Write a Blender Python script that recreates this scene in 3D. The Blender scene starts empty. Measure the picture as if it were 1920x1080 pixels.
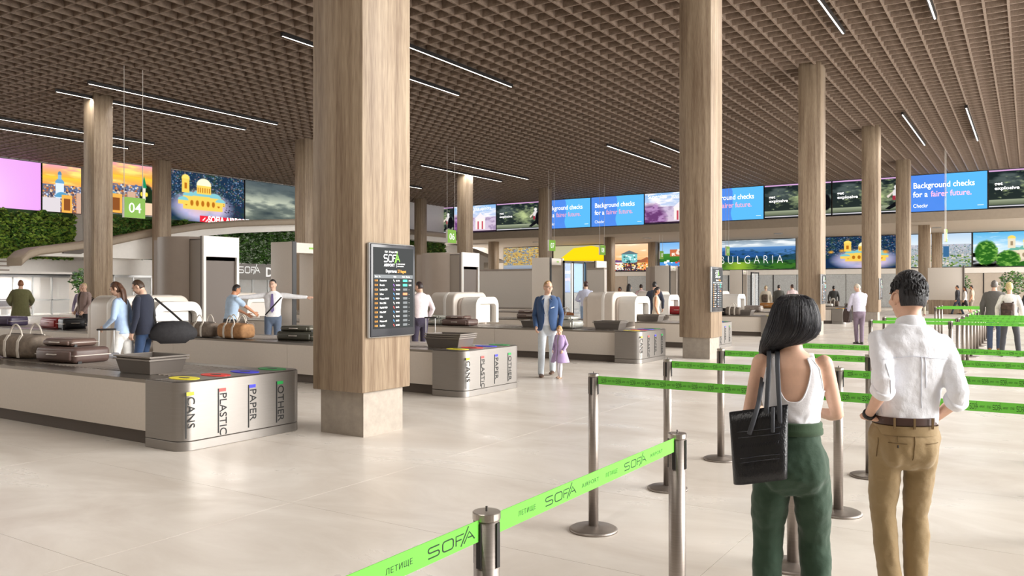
import bpy, bmesh, math, random
import numpy as np
from mathutils import Vector, Matrix, noise as mnoise
random.seed(7); np.random.seed(7)
PI = math.pi
R = math.radians
COL = bpy.context.scene.collection
SC = bpy.context.scene

# ------------------------------------------------------------------ camera, world, light, exposure
cam_d = bpy.data.cameras.new('camera'); cam = bpy.data.objects.new('camera', cam_d); COL.objects.link(cam)
cam.location = (0, 0, 1.65); cam.rotation_euler = (PI/2, 0, math.atan(970/1510))
cam_d.sensor_width = 36; cam_d.lens = 1510/1920*36; cam_d.shift_y = 1/1920; cam_d.clip_end = 400
SC.camera = cam
world = bpy.data.worlds.new('daylight'); SC.world = world; world.use_nodes = True
bg = world.node_tree.nodes['Background']; bg.inputs[0].default_value = (1, .985, .96, 1); bg.inputs[1].default_value = 3.2
SC.view_settings.view_transform = 'Standard'; SC.view_settings.look = 'None'
SC.view_settings.exposure = 0.2; SC.view_settings.gamma = 1; SC.view_settings.use_curve_mapping = False
LAMP_W = 150.0
# daylight through the glazed front on the +X side of the hall
sun_d = bpy.data.lights.new('sun', 'SUN'); sun = bpy.data.objects.new('sun', sun_d); COL.objects.link(sun)
sun_d.energy = 4.5; sun_d.angle = R(42); sun_d.color = (1, .97, .93)
sun.rotation_euler = Vector((-.90, -.34, -.30)).to_track_quat('-Z', 'Y').to_euler()

# ------------------------------------------------------------------ helpers
def lin(c):
    if isinstance(c, str):
        c = [int(c[i:i+2], 16)/255 for i in (0, 2, 4)]
    return tuple((x/12.92 if x <= .04045 else ((x+.055)/1.055)**2.4) for x in c[:3]) + (1,)
MATS = {}
def mat(name, col, rough=.5, metal=0, nscale=0, namt=.12, bump=0, stretch=(1, 1, 1), emit=0, alpha=None, spec=None, col2=None, coord='Object', trans=0, sheen=0, aniso=0):
    if name in MATS: return MATS[name]
    m = bpy.data.materials.new(name); m.use_nodes = True; nt = m.node_tree; N = nt.nodes; L = nt.links
    b = N['Principled BSDF']; c = lin(col)
    b.inputs['Base Color'].default_value = c; b.inputs['Roughness'].default_value = rough; b.inputs['Metallic'].default_value = metal
    if spec is not None: b.inputs['Specular IOR Level'].default_value = spec
    if trans: b.inputs['Transmission Weight'].default_value = trans
    if sheen: b.inputs['Sheen Weight'].default_value = sheen
    if emit:
        b.inputs['Emission Color'].default_value = c; b.inputs['Emission Strength'].default_value = emit
    if alpha is not None: b.inputs['Alpha'].default_value = alpha
    if nscale:
        tc = N.new('ShaderNodeTexCoord'); mp = N.new('ShaderNodeMapping'); mp.inputs['Scale'].default_value = stretch
        ns = N.new('ShaderNodeTexNoise'); ns.inputs['Scale'].default_value = nscale; ns.inputs['Detail'].default_value = 6; ns.inputs['Roughness'].default_value = .6
        L.new(tc.outputs[coord], mp.inputs[0]); L.new(mp.outputs[0], ns.inputs[0])
        rp = N.new('ShaderNodeValToRGB'); rp.color_ramp.elements[0].position = .3; rp.color_ramp.elements[1].position = .7
        c2 = lin(col2) if col2 else tuple(x*(1-namt*2) for x in c[:3])+(1,)
        rp.color_ramp.elements[0].color = c2; rp.color_ramp.elements[1].color = c if col2 else tuple(min(1, x*(1+namt)) for x in c[:3])+(1,)
        L.new(ns.outputs[0], rp.inputs[0]); L.new(rp.outputs[0], b.inputs['Base Color'])
        if bump:
            bp = N.new('ShaderNodeBump'); bp.inputs['Strength'].default_value = bump; bp.inputs['Distance'].default_value = .02
            L.new(ns.outputs[0], bp.inputs['Height']); L.new(bp.outputs[0], b.inputs['Normal'])
    MATS[name] = m; return m

class MB:
    def __init__(s): s.v = []; s.f = []; s.mi = []; s.uv = None
    def add(s, vs, fs, mi=0):
        o = len(s.v); s.v += [tuple(p) for p in vs]; s.f += [tuple(i+o for i in f) for f in fs]; s.mi += [mi]*len(fs); return s
    def box(s, x0, y0, z0, x1, y1, z1, mi=0):
        v = [(x0,y0,z0),(x1,y0,z0),(x1,y1,z0),(x0,y1,z0),(x0,y0,z1),(x1,y0,z1),(x1,y1,z1),(x0,y1,z1)]
        return s.add(v, [(0,3,2,1),(4,5,6,7),(0,1,5,4),(1,2,6,5),(2,3,7,6),(3,0,4,7)], mi)
    def quad(s, a, b, c, d, mi=0): return s.add([a,b,c,d], [(0,1,2,3)], mi)
    def prism(s, pts, z0, z1, mi=0):        # xy outline, ccw
        n = len(pts); v = [(x,y,z0) for x,y in pts]+[(x,y,z1) for x,y in pts]
        return s.add(v, [tuple(range(n))[::-1], tuple(range(n,2*n))]+[(i,(i+1)%n,n+(i+1)%n,n+i) for i in range(n)], mi)
    def prism_y(s, pts, y0, y1, mi=0):      # xz outline
        n = len(pts); v = [(x,y0,z) for x,z in pts]+[(x,y1,z) for x,z in pts]
        return s.add(v, [tuple(range(n)), tuple(range(n,2*n))[::-1]]+[(i,n+i,n+(i+1)%n,(i+1)%n) for i in range(n)], mi)
    def prism_x(s, pts, x0, x1, mi=0):      # yz outline
        n = len(pts); v = [(x0,y,z) for y,z in pts]+[(x1,y,z) for y,z in pts]
        return s.add(v, [tuple(range(n))[::-1], tuple(range(n,2*n))]+[(i,(i+1)%n,n+(i+1)%n,n+i) for i in range(n)], mi)
    def loft(s, rings, mi=0, cap=True):      # rings of equal-length point lists
        n = len(rings[0]); v = [p for r in rings for p in r]; f = []
        for k in range(len(rings)-1):
            for i in range(n): f.append((k*n+i, k*n+(i+1)%n, (k+1)*n+(i+1)%n, (k+1)*n+i))
        if cap: f += [tuple(range(n))[::-1], tuple(range((len(rings)-1)*n, len(rings)*n))]
        return s.add(v, f, mi)
    def limb(s, pts, rad, n=10, mi=0, flat=None, ref=None, ends=True):
        """tapered tube along pts; rad per point (r or (rx,ry)); rounded ends"""
        P = [Vector(p) for p in pts]; rad = [(r, r) if not isinstance(r, (tuple, list)) else r for r in rad]
        rings = []; ref = Vector(ref) if ref is not None else None
        t0 = (P[1]-P[0]).normalized()
        u = ref if ref is not None else (Vector((1,0,0)) if abs(t0.x) < .8 else Vector((0,1,0)))
        T = []
        for i in range(len(P)):
            a = P[max(0,i-1)]; b = P[min(len(P)-1,i+1)]; T.append((b-a).normalized())
        def ring(c, t, r):
            nonlocal u
            u = (u - t*u.dot(t)).normalized(); w = t.cross(u)
            return [tuple(c+u*(math.cos(2*PI*k/n)*r[0])+w*(math.sin(2*PI*k/n)*r[1])) for k in range(n)]
        m0 = min(rad[0]); m1 = min(rad[-1])
        if ends:
            rings.append(ring(P[0]-T[0]*m0*.95, T[0], (rad[0][0]*.25, rad[0][1]*.25)))
            rings.append(ring(P[0]-T[0]*m0*.6, T[0], (rad[0][0]*.78, rad[0][1]*.78)))
        for c, t, r in zip(P, T, rad): rings.append(ring(c, t, r))
        if ends:
            rings.append(ring(P[-1]+T[-1]*m1*.6, T[-1], (rad[-1][0]*.78, rad[-1][1]*.78)))
            rings.append(ring(P[-1]+T[-1]*m1*.95, T[-1], (rad[-1][0]*.25, rad[-1][1]*.25)))
        return s.loft(rings, mi)
    def cyl(s, c, r, z0, z1, n=24, mi=0, r1=None):
        r1 = r if r1 is None else r1
        return s.loft([[(c[0]+math.cos(2*PI*k/n)*q, c[1]+math.sin(2*PI*k/n)*q, z) for k in range(n)] for q, z in ((r,z0),(r1,z1))], mi)
    def lathe(s, c, prof, n=32, mi=0):
        return s.loft([[(c[0]+math.cos(2*PI*k/n)*q, c[1]+math.sin(2*PI*k/n)*q, z) for k in range(n)] for q, z in prof], mi)
    def ell(s, c, r, M=None, n=16, m=10, fn=None, mi=0):
        c = Vector(c); rings = []
        for j in range(1, m):
            th = PI*j/m - PI/2; ring = []
            for k in range(n):
                a = 2*PI*k/n; d = Vector((math.cos(th)*math.cos(a), math.cos(th)*math.sin(a), math.sin(th)))
                q = fn(d) if fn else 1
                p = Vector((d.x*r[0], d.y*r[1], d.z*r[2]))*q
                if M: p = M @ p
                ring.append(tuple(c+p))
            rings.append(ring)
        o = len(s.v); s.loft(rings, mi, cap=False)
        for d, base in ((Vector((0,0,-1)), 0), (Vector((0,0,1)), (m-2)*n)):
            q = fn(d) if fn else 1; p = Vector((0,0,d.z*r[2]))*q
            if M: p = M @ p
            s.v.append(tuple(c+p)); t = len(s.v)-1
            for k in range(n):
                a = o+base+k; b = o+base+(k+1) % n
                s.f.append((b, a, t) if d.z < 0 else (a, b, t)); s.mi.append(mi)
        return s
    def xf(s, M, start=0):
        for i in range(start, len(s.v)): s.v[i] = tuple(M @ Vector(s.v[i]))
        return s
    def mesh(s, name, ms, smooth=False):
        me = bpy.data.meshes.new(name); me.from_pydata(s.v, [], s.f)
        for m in (ms if isinstance(ms, (list, tuple)) else [ms]): me.materials.append(m)
        if any(s.mi): me.polygons.foreach_set('material_index', s.mi)
        if smooth: me.polygons.foreach_set('use_smooth', [True]*len(s.f))
        me.update(); return me
    def build(s, name, ms, parent=None, smooth=False, loc=None, rz=None):
        return put(name, s.mesh(name, ms, smooth), parent, loc, rz)
def put(name, me, parent=None, loc=None, rz=None):
    o = bpy.data.objects.new(name, me); COL.objects.link(o)
    if parent: o.parent = parent
    if loc is not None: o.location = loc
    if rz is not None: o.rotation_euler = (0, 0, rz)
    return o
def tag(o, label, cat, group=None):
    o['label'] = label; o['category'] = cat
    if group: o['group'] = group
    return o
def thing(name, label, cat, loc=(0,0,0), rz=0, group=None):
    o = bpy.data.objects.new(name, None); COL.objects.link(o); o.empty_display_size = .2
    o.location = loc; o.rotation_euler = (0, 0, rz); return tag(o, label, cat, group)
def struct(o): o['kind'] = 'structure'; return o
def kids(o): return [c for c in COL.objects if c.parent == o]
KID = {}
def reg(root, *parts): KID.setdefault(root.name, []).extend(parts)
def dup(root, loc, rz=0, label=None, group=None):
    r = root.copy(); COL.objects.link(r); r.location = loc; r.rotation_euler = (0, 0, rz)
    if label: r['label'] = label
    if group: r['group'] = group
    for ch in list(root.children):
        c = ch.copy(); COL.objects.link(c); c.parent = r
        for g in ch.children:
            d = g.copy(); COL.objects.link(d); d.parent = c
    return r
def bev(o, w, seg=2):
    m = o.modifiers.new('bevel', 'BEVEL'); m.width = w; m.segments = seg; m.limit_method = 'ANGLE'; m.angle_limit = R(40)
    for p in o.data.polygons: p.use_smooth = True
    return o
def rbox(name, x0, y0, z0, x1, y1, z1, ms, parent, r=.03, seg=3):
    return bev(MB().box(x0, y0, z0, x1, y1, z1).build(name, ms, parent), r, seg)
TXT = {}
def text(body, size, m, parent, loc, face='-Y', name='lettering', sx=1, align='LEFT', ext=.002, bold=0, rot=None):
    key = (body, size, align, bold, m.name, ext)
    if key not in TXT:
        c = bpy.data.curves.new('t', 'FONT'); c.body = body; c.size = size; c.align_x = align; c.extrude = ext; c.offset = bold; c.resolution_u = 3
        t = bpy.data.objects.new('t', c); COL.objects.link(t)
        me = bpy.data.meshes.new_from_object(t); bpy.data.objects.remove(t); me.materials.clear(); me.materials.append(m); TXT[key] = me
    o = put(name, TXT[key], parent, loc)
    o.rotation_euler = rot if rot else {'-Y': (PI/2, 0, 0), '+X': (PI/2, 0, PI/2), '+Z': (0, 0, 0)}[face]
    o.scale = (sx, 1, 1); return o

# ribbon logo: 2D strokes in the xy plane (unit cap height = 1)
def strokes(lst, w):
    mb = MB()
    for pts in lst:
        n = len(pts); L = []; Rr = []
        for i, p in enumerate(pts):
            a = Vector(pts[max(0,i-1)]); b = Vector(pts[min(n-1,i+1)]); t = (b-a)
            t.normalize(); nn = Vector((-t.y, t.x))
            L.append((p[0]+nn.x*w/2, p[1]+nn.y*w/2, 0)); Rr.append((p[0]-nn.x*w/2, p[1]-nn.y*w/2, 0))
        for i in range(n-1): mb.quad(Rr[i], Rr[i+1], L[i+1], L[i])
    return mb
def arc(cx, cy, r, a0, a1, n=6): return [(cx+r*math.cos(R(a0+(a1-a0)*i/n)), cy+r*math.sin(R(a0+(a1-a0)*i/n))) for i in range(n+1)]
def logo_sofia():
    S = [[(1.3,.98)]+arc(.25,.73,.25,90,270)+arc(1.05,.23,.25,90,-90)[0:]+[(0,-.02)]]
    O = [arc(2.0,.7,.3,180,90)+arc(2.7,.7,.3,90,0)+arc(2.7,.28,.3,0,-90)+arc(2.0,.28,.3,-90,-180)+[(1.7,.7)]]
    F = [[(3.35,0),(3.35,.98),(4.35,.98)], [(3.35,.5),(4.05,.5)]]
    sl = [[(3.95,-.25),(4.95,1.55)], [(4.35,-.1),(5.05,.98),(5.75,0)], [(4.85,.38),(5.5,.38)]]
    return S, O, F, sl
def logo_mesh(h, w=.16, sx=1):
    S, O, F, sl = logo_sofia(); mb = strokes(S+O+F+sl, w)
    mb.v = [(x*h*sx*.78, y*h, z) for x, y, z in mb.v]; return mb    # width about 4.5 h*sx

# ------------------------------------------------------------------ materials
def wood(name, c_dark, c_light, sc=(9, 9, .35)):
    m = mat(name, c_light, .55); nt = m.node_tree; N = nt.nodes; L = nt.links; b = N['Principled BSDF']
    tc = N.new('ShaderNodeTexCoord'); mp = N.new('ShaderNodeMapping'); mp.inputs['Scale'].default_value = sc
    n1 = N.new('ShaderNodeTexNoise'); n1.inputs['Scale'].default_value = 1.2; n1.inputs['Detail'].default_value = 4; n1.inputs['Distortion'].default_value = .3
    mp2 = N.new('ShaderNodeMapping'); mp2.inputs['Scale'].default_value = tuple(q*9 for q in sc)
    n2 = N.new('ShaderNodeTexNoise'); n2.inputs['Scale'].default_value = 1.4; n2.inputs['Detail'].default_value = 5
    L.new(tc.outputs['Object'], mp.inputs[0]); L.new(tc.outputs['Object'], mp2.inputs[0]); L.new(mp.outputs[0], n1.inputs[0]); L.new(mp2.outputs[0], n2.inputs[0])
    mx = N.new('ShaderNodeMix'); mx.data_type = 'FLOAT'; mx.inputs[0].default_value = .42
    L.new(n1.outputs[0], mx.inputs[2]); L.new(n2.outputs[0], mx.inputs[3])
    rp = N.new('ShaderNodeValToRGB'); e = rp.color_ramp.elements; e[0].position = .36; e[1].position = .62; e[0].color = lin(c_dark); e[1].color = lin(c_light)
    L.new(mx.outputs[0], rp.inputs[0]); L.new(rp.outputs[0], b.inputs['Base Color'])
    bp = N.new('ShaderNodeBump'); bp.inputs['Strength'].default_value = .15; bp.inputs['Distance'].default_value = .01
    L.new(n2.outputs[0], bp.inputs['Height']); L.new(bp.outputs[0], b.inputs['Normal']); return m
M_WOOD = wood('oak_cladding', '7b6652', 'ad9a82')
M_BEAM = wood('ceiling_oak', '786656', '9c8878', (5, 5, 5))
M_CONC = mat('plinth_concrete', 'a69c90', .7, nscale=9, namt=.08, bump=.1)
M_STEEL = mat('brushed_steel', '948f8a', .42, .85, nscale=3, namt=.03, stretch=(1, 1, 60))
M_STEELD = mat('dark_steel', '4c4845', .35, .8)
M_POST = mat('post_steel', '9a918a', .42, .8, nscale=4, namt=.06, stretch=(1,1,40))
M_PANEL = mat('cream_laminate', 'd9d0c5', .45, nscale=30, namt=.02)
M_PLINTH = mat('dark_plinth', '5a5048', .6)
M_BELT = mat('conveyor_belt', '6e645c', .5, nscale=60, namt=.2)
M_SLAT = mat('belt_slat', '857a70', .4, .3)
M_WHITE = mat('white_panel', 'f0ece6', .45, nscale=4, namt=.015)
M_CREAM = mat('machine_cream', 'd4cabf', .4, nscale=4, namt=.02)
M_TAUPE = mat('booth_taupe', 'a39589', .5, nscale=4, namt=.02)
M_TAUPED = mat('booth_dark', '5c534c', .55)
M_DARK = mat('black_trim', '1d1b1b', .4)
M_GREENB = mat('belt_green', '6fd044', .55)
M_INK = mat('belt_print', '1f3a1c', .7)
M_GREENS = mat('sign_green', '86c13c', .5)
M_WTXT = mat('white_print', 'ffffff', .5, emit=.25)
M_BTXT = mat('black_print', '121212', .6)
M_CABLE = mat('white_cable', 'd8d2ca', .5)
M_CEIL = mat('ceiling_slab', '57483c', .9, nscale=4, namt=.05)
M_SOFF = mat('soffit_plaster', 'b5a899', .85, nscale=12, namt=.04)
M_FASC = mat('fascia_beige', 'a79886', .6, nscale=5, namt=.03)
M_GLASS = mat('frosted_panel', 'c6cacc', .3, .1, nscale=12, namt=.1)
M_WALLP = mat('wall_panel', 'c3b7a9', .5, nscale=3, namt=.03)
M_LED = mat('lamp_diffuser', 'fff8ee', .5, emit=6)
SKIN = {'l': mat('skin_light', 'deb49c', .5, nscale=25, namt=.04), 'm': mat('skin_tan', 'c98f6c', .5, nscale=25, namt=.04), 'd': mat('skin_dark', '8a5a3e', .5, nscale=25, namt=.04)}

def tile_mat():
    m = mat('porcelain_tile', 'e2dad0', .28); nt = m.node_tree; N = nt.nodes; L = nt.links; b = N['Principled BSDF']
    g = N.new('ShaderNodeNewGeometry'); mp = N.new('ShaderNodeMapping'); mp.inputs['Scale'].default_value = (.55, 1.0, 1)
    n1 = N.new('ShaderNodeTexNoise'); n1.inputs['Scale'].default_value = 1.0; n1.inputs['Detail'].default_value = 9; n1.inputs['Roughness'].default_value = .62; n1.inputs['Distortion'].default_value = .6
    L.new(g.outputs['Position'], mp.inputs[0]); L.new(mp.outputs[0], n1.inputs[0])
    rp = N.new('ShaderNodeValToRGB'); e = rp.color_ramp.elements; e[0].position = .36; e[1].position = .64; e[0].color = lin('cfc5ba'); e[1].color = lin('e9e2d9')
    L.new(n1.outputs[0], rp.inputs[0]); L.new(rp.outputs[0], b.inputs['Base Color'])
    r2 = N.new('ShaderNodeMapRange'); r2.inputs[1].default_value = .3; r2.inputs[2].default_value = .7; r2.inputs[3].default_value = .38; r2.inputs[4].default_value = .24
    L.new(n1.outputs[0], r2.inputs[0]); L.new(r2.outputs[0], b.inputs['Roughness']); return m
M_TILE = tile_mat()
M_GROUT = mat('grout', '8d847a', .8)

# ------------------------------------------------------------------ room shell
FX0, FX1, FY0, FY1 = -56, 6.4, -10, 79
floor = struct(MB().box(FX0, FY0, -.25, FX1, FY1, -.003).build('floor', M_GROUT))
J = .0035
def tile_box(mb, x0, y0, x1, y1): return mb.box(x0+J/2, y0+J/2, -.003, x1-J/2, y1-J/2, 0)
tme = tile_box(MB(), 0, 0, 3.2, 1.6).mesh('tile', M_TILE)
tx = [-1.59-3.2*k for k in range(-2, 7)]; ty = [4.3+1.6*k for k in range(-4, 13)]
for x in tx:
    for y in ty: put('tile', tme, floor, (x-3.2, y, 0))
mb = MB(); xs = [-1.59-3.2*k for k in range(-2, 17)]; ys = [4.3+1.6*k for k in range(-8, 47)]
for x in xs:
    for y in ys:
        if x in tx and any(abs(y-q) < .1 for q in ty): continue
        tile_box(mb, max(x-3.2, FX0), y, x, min(y+1.6, FY1))
t = mb.build('tile', M_TILE, floor); t['kind'] = 'stuff'

ZC = 9.6
ceiling = struct(MB().box(-54, 2.0, 9.93, 6.4, 64.5, 10.1).build('ceiling', M_CEIL))
bx_ = MB().box(-53, -.022, 0, 6.3, .022, .33).mesh('beam', M_BEAM)
by_ = MB().box(-.031, 2.0, 0, .031, 62.9, .33).mesh('beam', M_BEAM)
for k in range(-42, 61):
    y = 27.06+.59*k
    if 2.2 < y < 62.8: put('beam', bx_, ceiling, (0, y, ZC))
for k in range(-90, 12):
    x = -.496+.591*k
    if -52.9 < x < 6.2: put('beam', by_, ceiling, (x, 0, ZC+.0015))

struct(MB().box(FX0, -10.3, 0, FX1, -10, 9.93).build('shade_wall_behind', M_WALLP))  # unseen, added to keep light from behind off the -Y faces
struct(MB().box(FX0, -10, 9.93, FX1, 2.0, 10.1).build('ceiling_near', M_CEIL))
struct(MB().box(FX1-.1, FY0, 0, FX1+.1, 3.4, 9.93).build('shade_wall_right', M_WALLP))  # out of view, added to close the open side and darken the -Y faces
# columns
def column(cx, cy, ztop=9.93, lab='', idx=0):
    c = thing('column', lab, 'column', (cx, cy, 0))
    MB().box(-.33, -.33, 0, .33, .33, .5).build('plinth', M_CONC, c)
    w = MB().box(-.385, -.405, .5, .385, .405, ztop).build('cladding', M_WOOD, c); bev(w, .008, 1)
    return c
cols = [(-6.535, 6.945, 'large oak-clad column in front holding a departures screen'), (-6.6, 18.62, 'second oak-clad column of the right row, with a departures screen'),
        (-6.6, 30.3, 'third oak-clad column of the right row, behind the woman in the white tank top'), (-6.6, 43.3, 'oak-clad column just right of the bald man'),
        (-6.6, 55.4, 'oak-clad column behind the dark-haired man in the white shirt'),
        (-32.7, 18.95, 'oak-clad column beside the hanging 04 sign'), (-45.6, 30.5, 'oak-clad column left of the golden cathedral screen'),
        (-32.7, 30.4, 'oak-clad column right behind the front column, on its left'), (-32.9, 45.2, 'oak-clad column beside the hanging 06 sign'),
        (-32.5, 55.5, 'oak-clad column just left of the hanging 07 sign'), (-45.5, 55.8, 'oak-clad column between the front column and the 06 sign')]
for i, (x, y, l) in enumerate(cols): column(x, y, 9.93, l)
for x, y, l in ((-6.6, 67.4, 'shorter oak-clad column below the mezzanine, left of the raised board'), (-6.6, 77.1, 'farthest oak-clad column below the mezzanine, behind the raised board'),
                (-32.6, 67.4, 'oak-clad column between the yellow screen and the old town screen'), (-45.5, 67.4, 'oak-clad column in front of the grey ramp'),
                (-32.3, 76.9, 'oak-clad column between the old town and resort screens')): column(x, y, 6.4, l)

# mezzanine
struct(MB().box(-53.5, 62.9, 9.6, 6.4, 64.4, 9.93).build('trim_1', M_CEIL))
struct(MB().box(-53.5, 62.62, 6.93, 6.4, 63.4, 9.62).build('wall_back_upper', M_WALLP))
struct(MB().box(-53.5, 62.35, 6.28, 6.4, 62.75, 6.93).build('trim_2', M_FASC))
struct(MB().box(-53.5, 62.75, 6.38, 6.4, 79, 6.7).build('mezzanine_soffit', M_SOFF))
wb = struct(MB().box(-56, 77.75, 0, 6.4, 78.2, 6.4).build('wall_back', M_WALLP))
struct(MB().box(-56, 77.45, 2.95, 6.4, 77.75, 3.4).build('trim_3', M_WHITE))
# back wall panels and mullions
edges = [-50.5+2.15*k for k in range(27)]
for k, x in enumerate(edges[:-1]):
    g = -35.5 < x < -10
    MB().box(x+.03, 77.55, .02, x+2.12, 77.75, 2.94).build('panel', M_GLASS if g else M_WALLP, wb)
    if k % 2 == 0: MB().box(x-.04, 77.5, 0, x+.04, 77.6, 2.95).build('mullion', M_DARK, wb)
# left walls
XL1, XL2 = -52.3, -48.0
wl = struct(MB().prism([(-53.5,14),(XL1,14),(XL1,29.26),(XL2,28.6),(XL2,28.75),(-53.5,29.4)], 2.5, 9.93).build('wall_left', M_WHITE))
struct(MB().box(XL2-.3, 28.6, 2.5, XL2, 29.5, 9.93).build('trim_7', M_WHITE))
wl2 = struct(MB().box(-53.5, 29.4, 2.5, XL2, 62.6, 9.93).build('wall_left_far', M_WHITE))
struct(MB().box(XL1, 14, 2.5, XL1+.25, 29.2, 3.52).build('trim_4', M_WHITE))
struct(MB().box(XL2, 28.6, 2.5, XL2+.2, 36.5, 3.5).build('trim_5', M_WHITE))
sh = struct(MB().box(XL2, 36.5, 2.3, XL2+.22, 45.5, 3.42).build('trim_6', mat('shop_grey', '8b8681', .5)))
text('D', .95, M_WTXT, sh, (XL2+.24, 40.45, 2.55), '+X', bold=.02)
lg = logo_mesh(.42).build('lettering', M_WTXT, sh, loc=(XL2+.24, 38.05, 2.8)); lg.rotation_euler = (PI/2, 0, PI/2)
for z in (2.72, 2.98, 3.24): MB().box(XL1+.25, 23.3, z, XL1+.3, 24.6, z+.09).build('lettering', M_TAUPE, COL.objects['trim_4'])

# glass lounge front under the left wall
gl = mat('clear_glass', 'dfe6ea', .05, 0, alpha=.25)
M_ALU = mat('aluminium', 'b9b9b8', .35, .6)
def glazing(name, X, y0, y1, n, doors=()):
    w = struct(MB().box(X-.03, y0, 2.36, X+.07, y1, 2.5).build(name, M_ALU))
    st = (y1-y0)/n
    for k in range(n):
        a = y0+k*st
        MB().box(X, a+.05, .05, X+.02, a+st-.05, 2.36).build('pane', gl, w)
        MB().box(X-.03, a-.04, 0, X+.07, a+.04, 2.4).build('mullion', M_ALU, w)
    MB().box(X-.03, y0, .9, X+.07, y1, .97).build('rail', M_ALU, w)
    return w
glazing('window_1', XL1+.02, 14.5, 28.4, 12); glazing('window_2', XL2+.02, 28.8, 36.4, 6); glazing('window_3', XL2+.02, 36.6, 62, 18)
struct(MB().box(-62, 10, -.02, -56, 64, 3.2).build('wall_lounge', mat('lounge_wall', 'c9c2ba', .8, nscale=.6, namt=.12)))
struct(MB().box(-62, 10, 2.5, -48.2, 64, 2.62).build('ceiling_lounge', M_WHITE))
for i, y in enumerate((17, 20.5, 24.2, 26.2, 31, 37, 41, 46)):
    t = thing('lounge_bench', ['grey lounge bench seen through the left glass front', 'lounge bench behind the second glass pane'][i % 2]+' '+['far left','next to the parka man','beside the door','right of the door','behind the walking couple','under the shop sign','below the letter D','farther right'][i], 'bench', (-54.4 if y < 28 else -50.5, y, 0))
    rbox('seat', -.4, -.9, .35, .4, .9, .5, M_TAUPE, t, .04); rbox('backrest', -.45, -.9, .5, -.3, .9, 1.0, mat('seat_mauve', '6f6269', .8), t, .04)
    MB().box(-.35, -.8, 0, .35, -.7, .35).box(-.35, .7, 0, .35, .8, .35).build('leg', M_ALU, t)

for yy in (20, 26, 33, 42, 52):  # fill lights added to brighten the lounge behind the glass
    t = thing('lounge_fill', 'added flat fill light inside the glass lounge, '+{20:'far left',26:'behind the parka man',33:'behind the left column',42:'under the shop sign',52:'behind the front column'}[yy], 'lamp', (-55 if yy < 28 else -51.5, yy, 2.4))
    MB().box(-.7,-1.5,.02,.7,1.5,.08).build('housing', M_WHITE, t); ld = bpy.data.lights.new('lounge_fill','AREA'); ld.shape = 'RECTANGLE'; ld.size = 1.2; ld.size_y = 2.8; ld.energy = 220
    lo = bpy.data.objects.new('lamp_light', ld); COL.objects.link(lo); lo.parent = t; lo.location = (0,0,0)
# curved balcony sweeping up along the left wall
bal = [(22.6,3.35),(23.0,3.75),(23.6,3.98),(24.4,4.1),(26.0,4.38),(27.83,4.72),(30.6,5.42),(31.8,5.62),(34.1,6.05),(37.2,6.45),(42.2,6.9),(46,7.0),(50,7.0),(56,6.95),(62.5,6.93)]
BX = -46.5
mb = MB(); n = len(bal)
top = [[(BX, y, z), (BX+.12, y, z-.12), (BX+.12, y, z-.38), (BX, y, z-.46), (BX-1.6, y, z-.46), (BX-1.6, y, z)] for y, z in bal]
mb.loft(top); balc = mb.build('curved_balcony', M_FASC); struct(balc); bev(balc, .03, 2)
mb = MB(); mb.loft([[(BX-.15, y, z-.44), (BX-.15, y, max(3.5, z-.9) if y > 31.2 else 3.5), (BX-1.5, y, max(3.5, z-.9) if y > 31.2 else 3.5), (BX-1.5, y, z-.44)] for y, z in bal[1:]])
mb.build('soffit_panel', M_WHITE, balc)
mb = MB(); mb.prism_x([(24.9,3.66),(25.9,3.66),(26.6,4.0),(26.2,4.1),(24.9,4.05)], BX-.2, BX+.03); mb.build('opening', M_TAUPED, balc)

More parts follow.
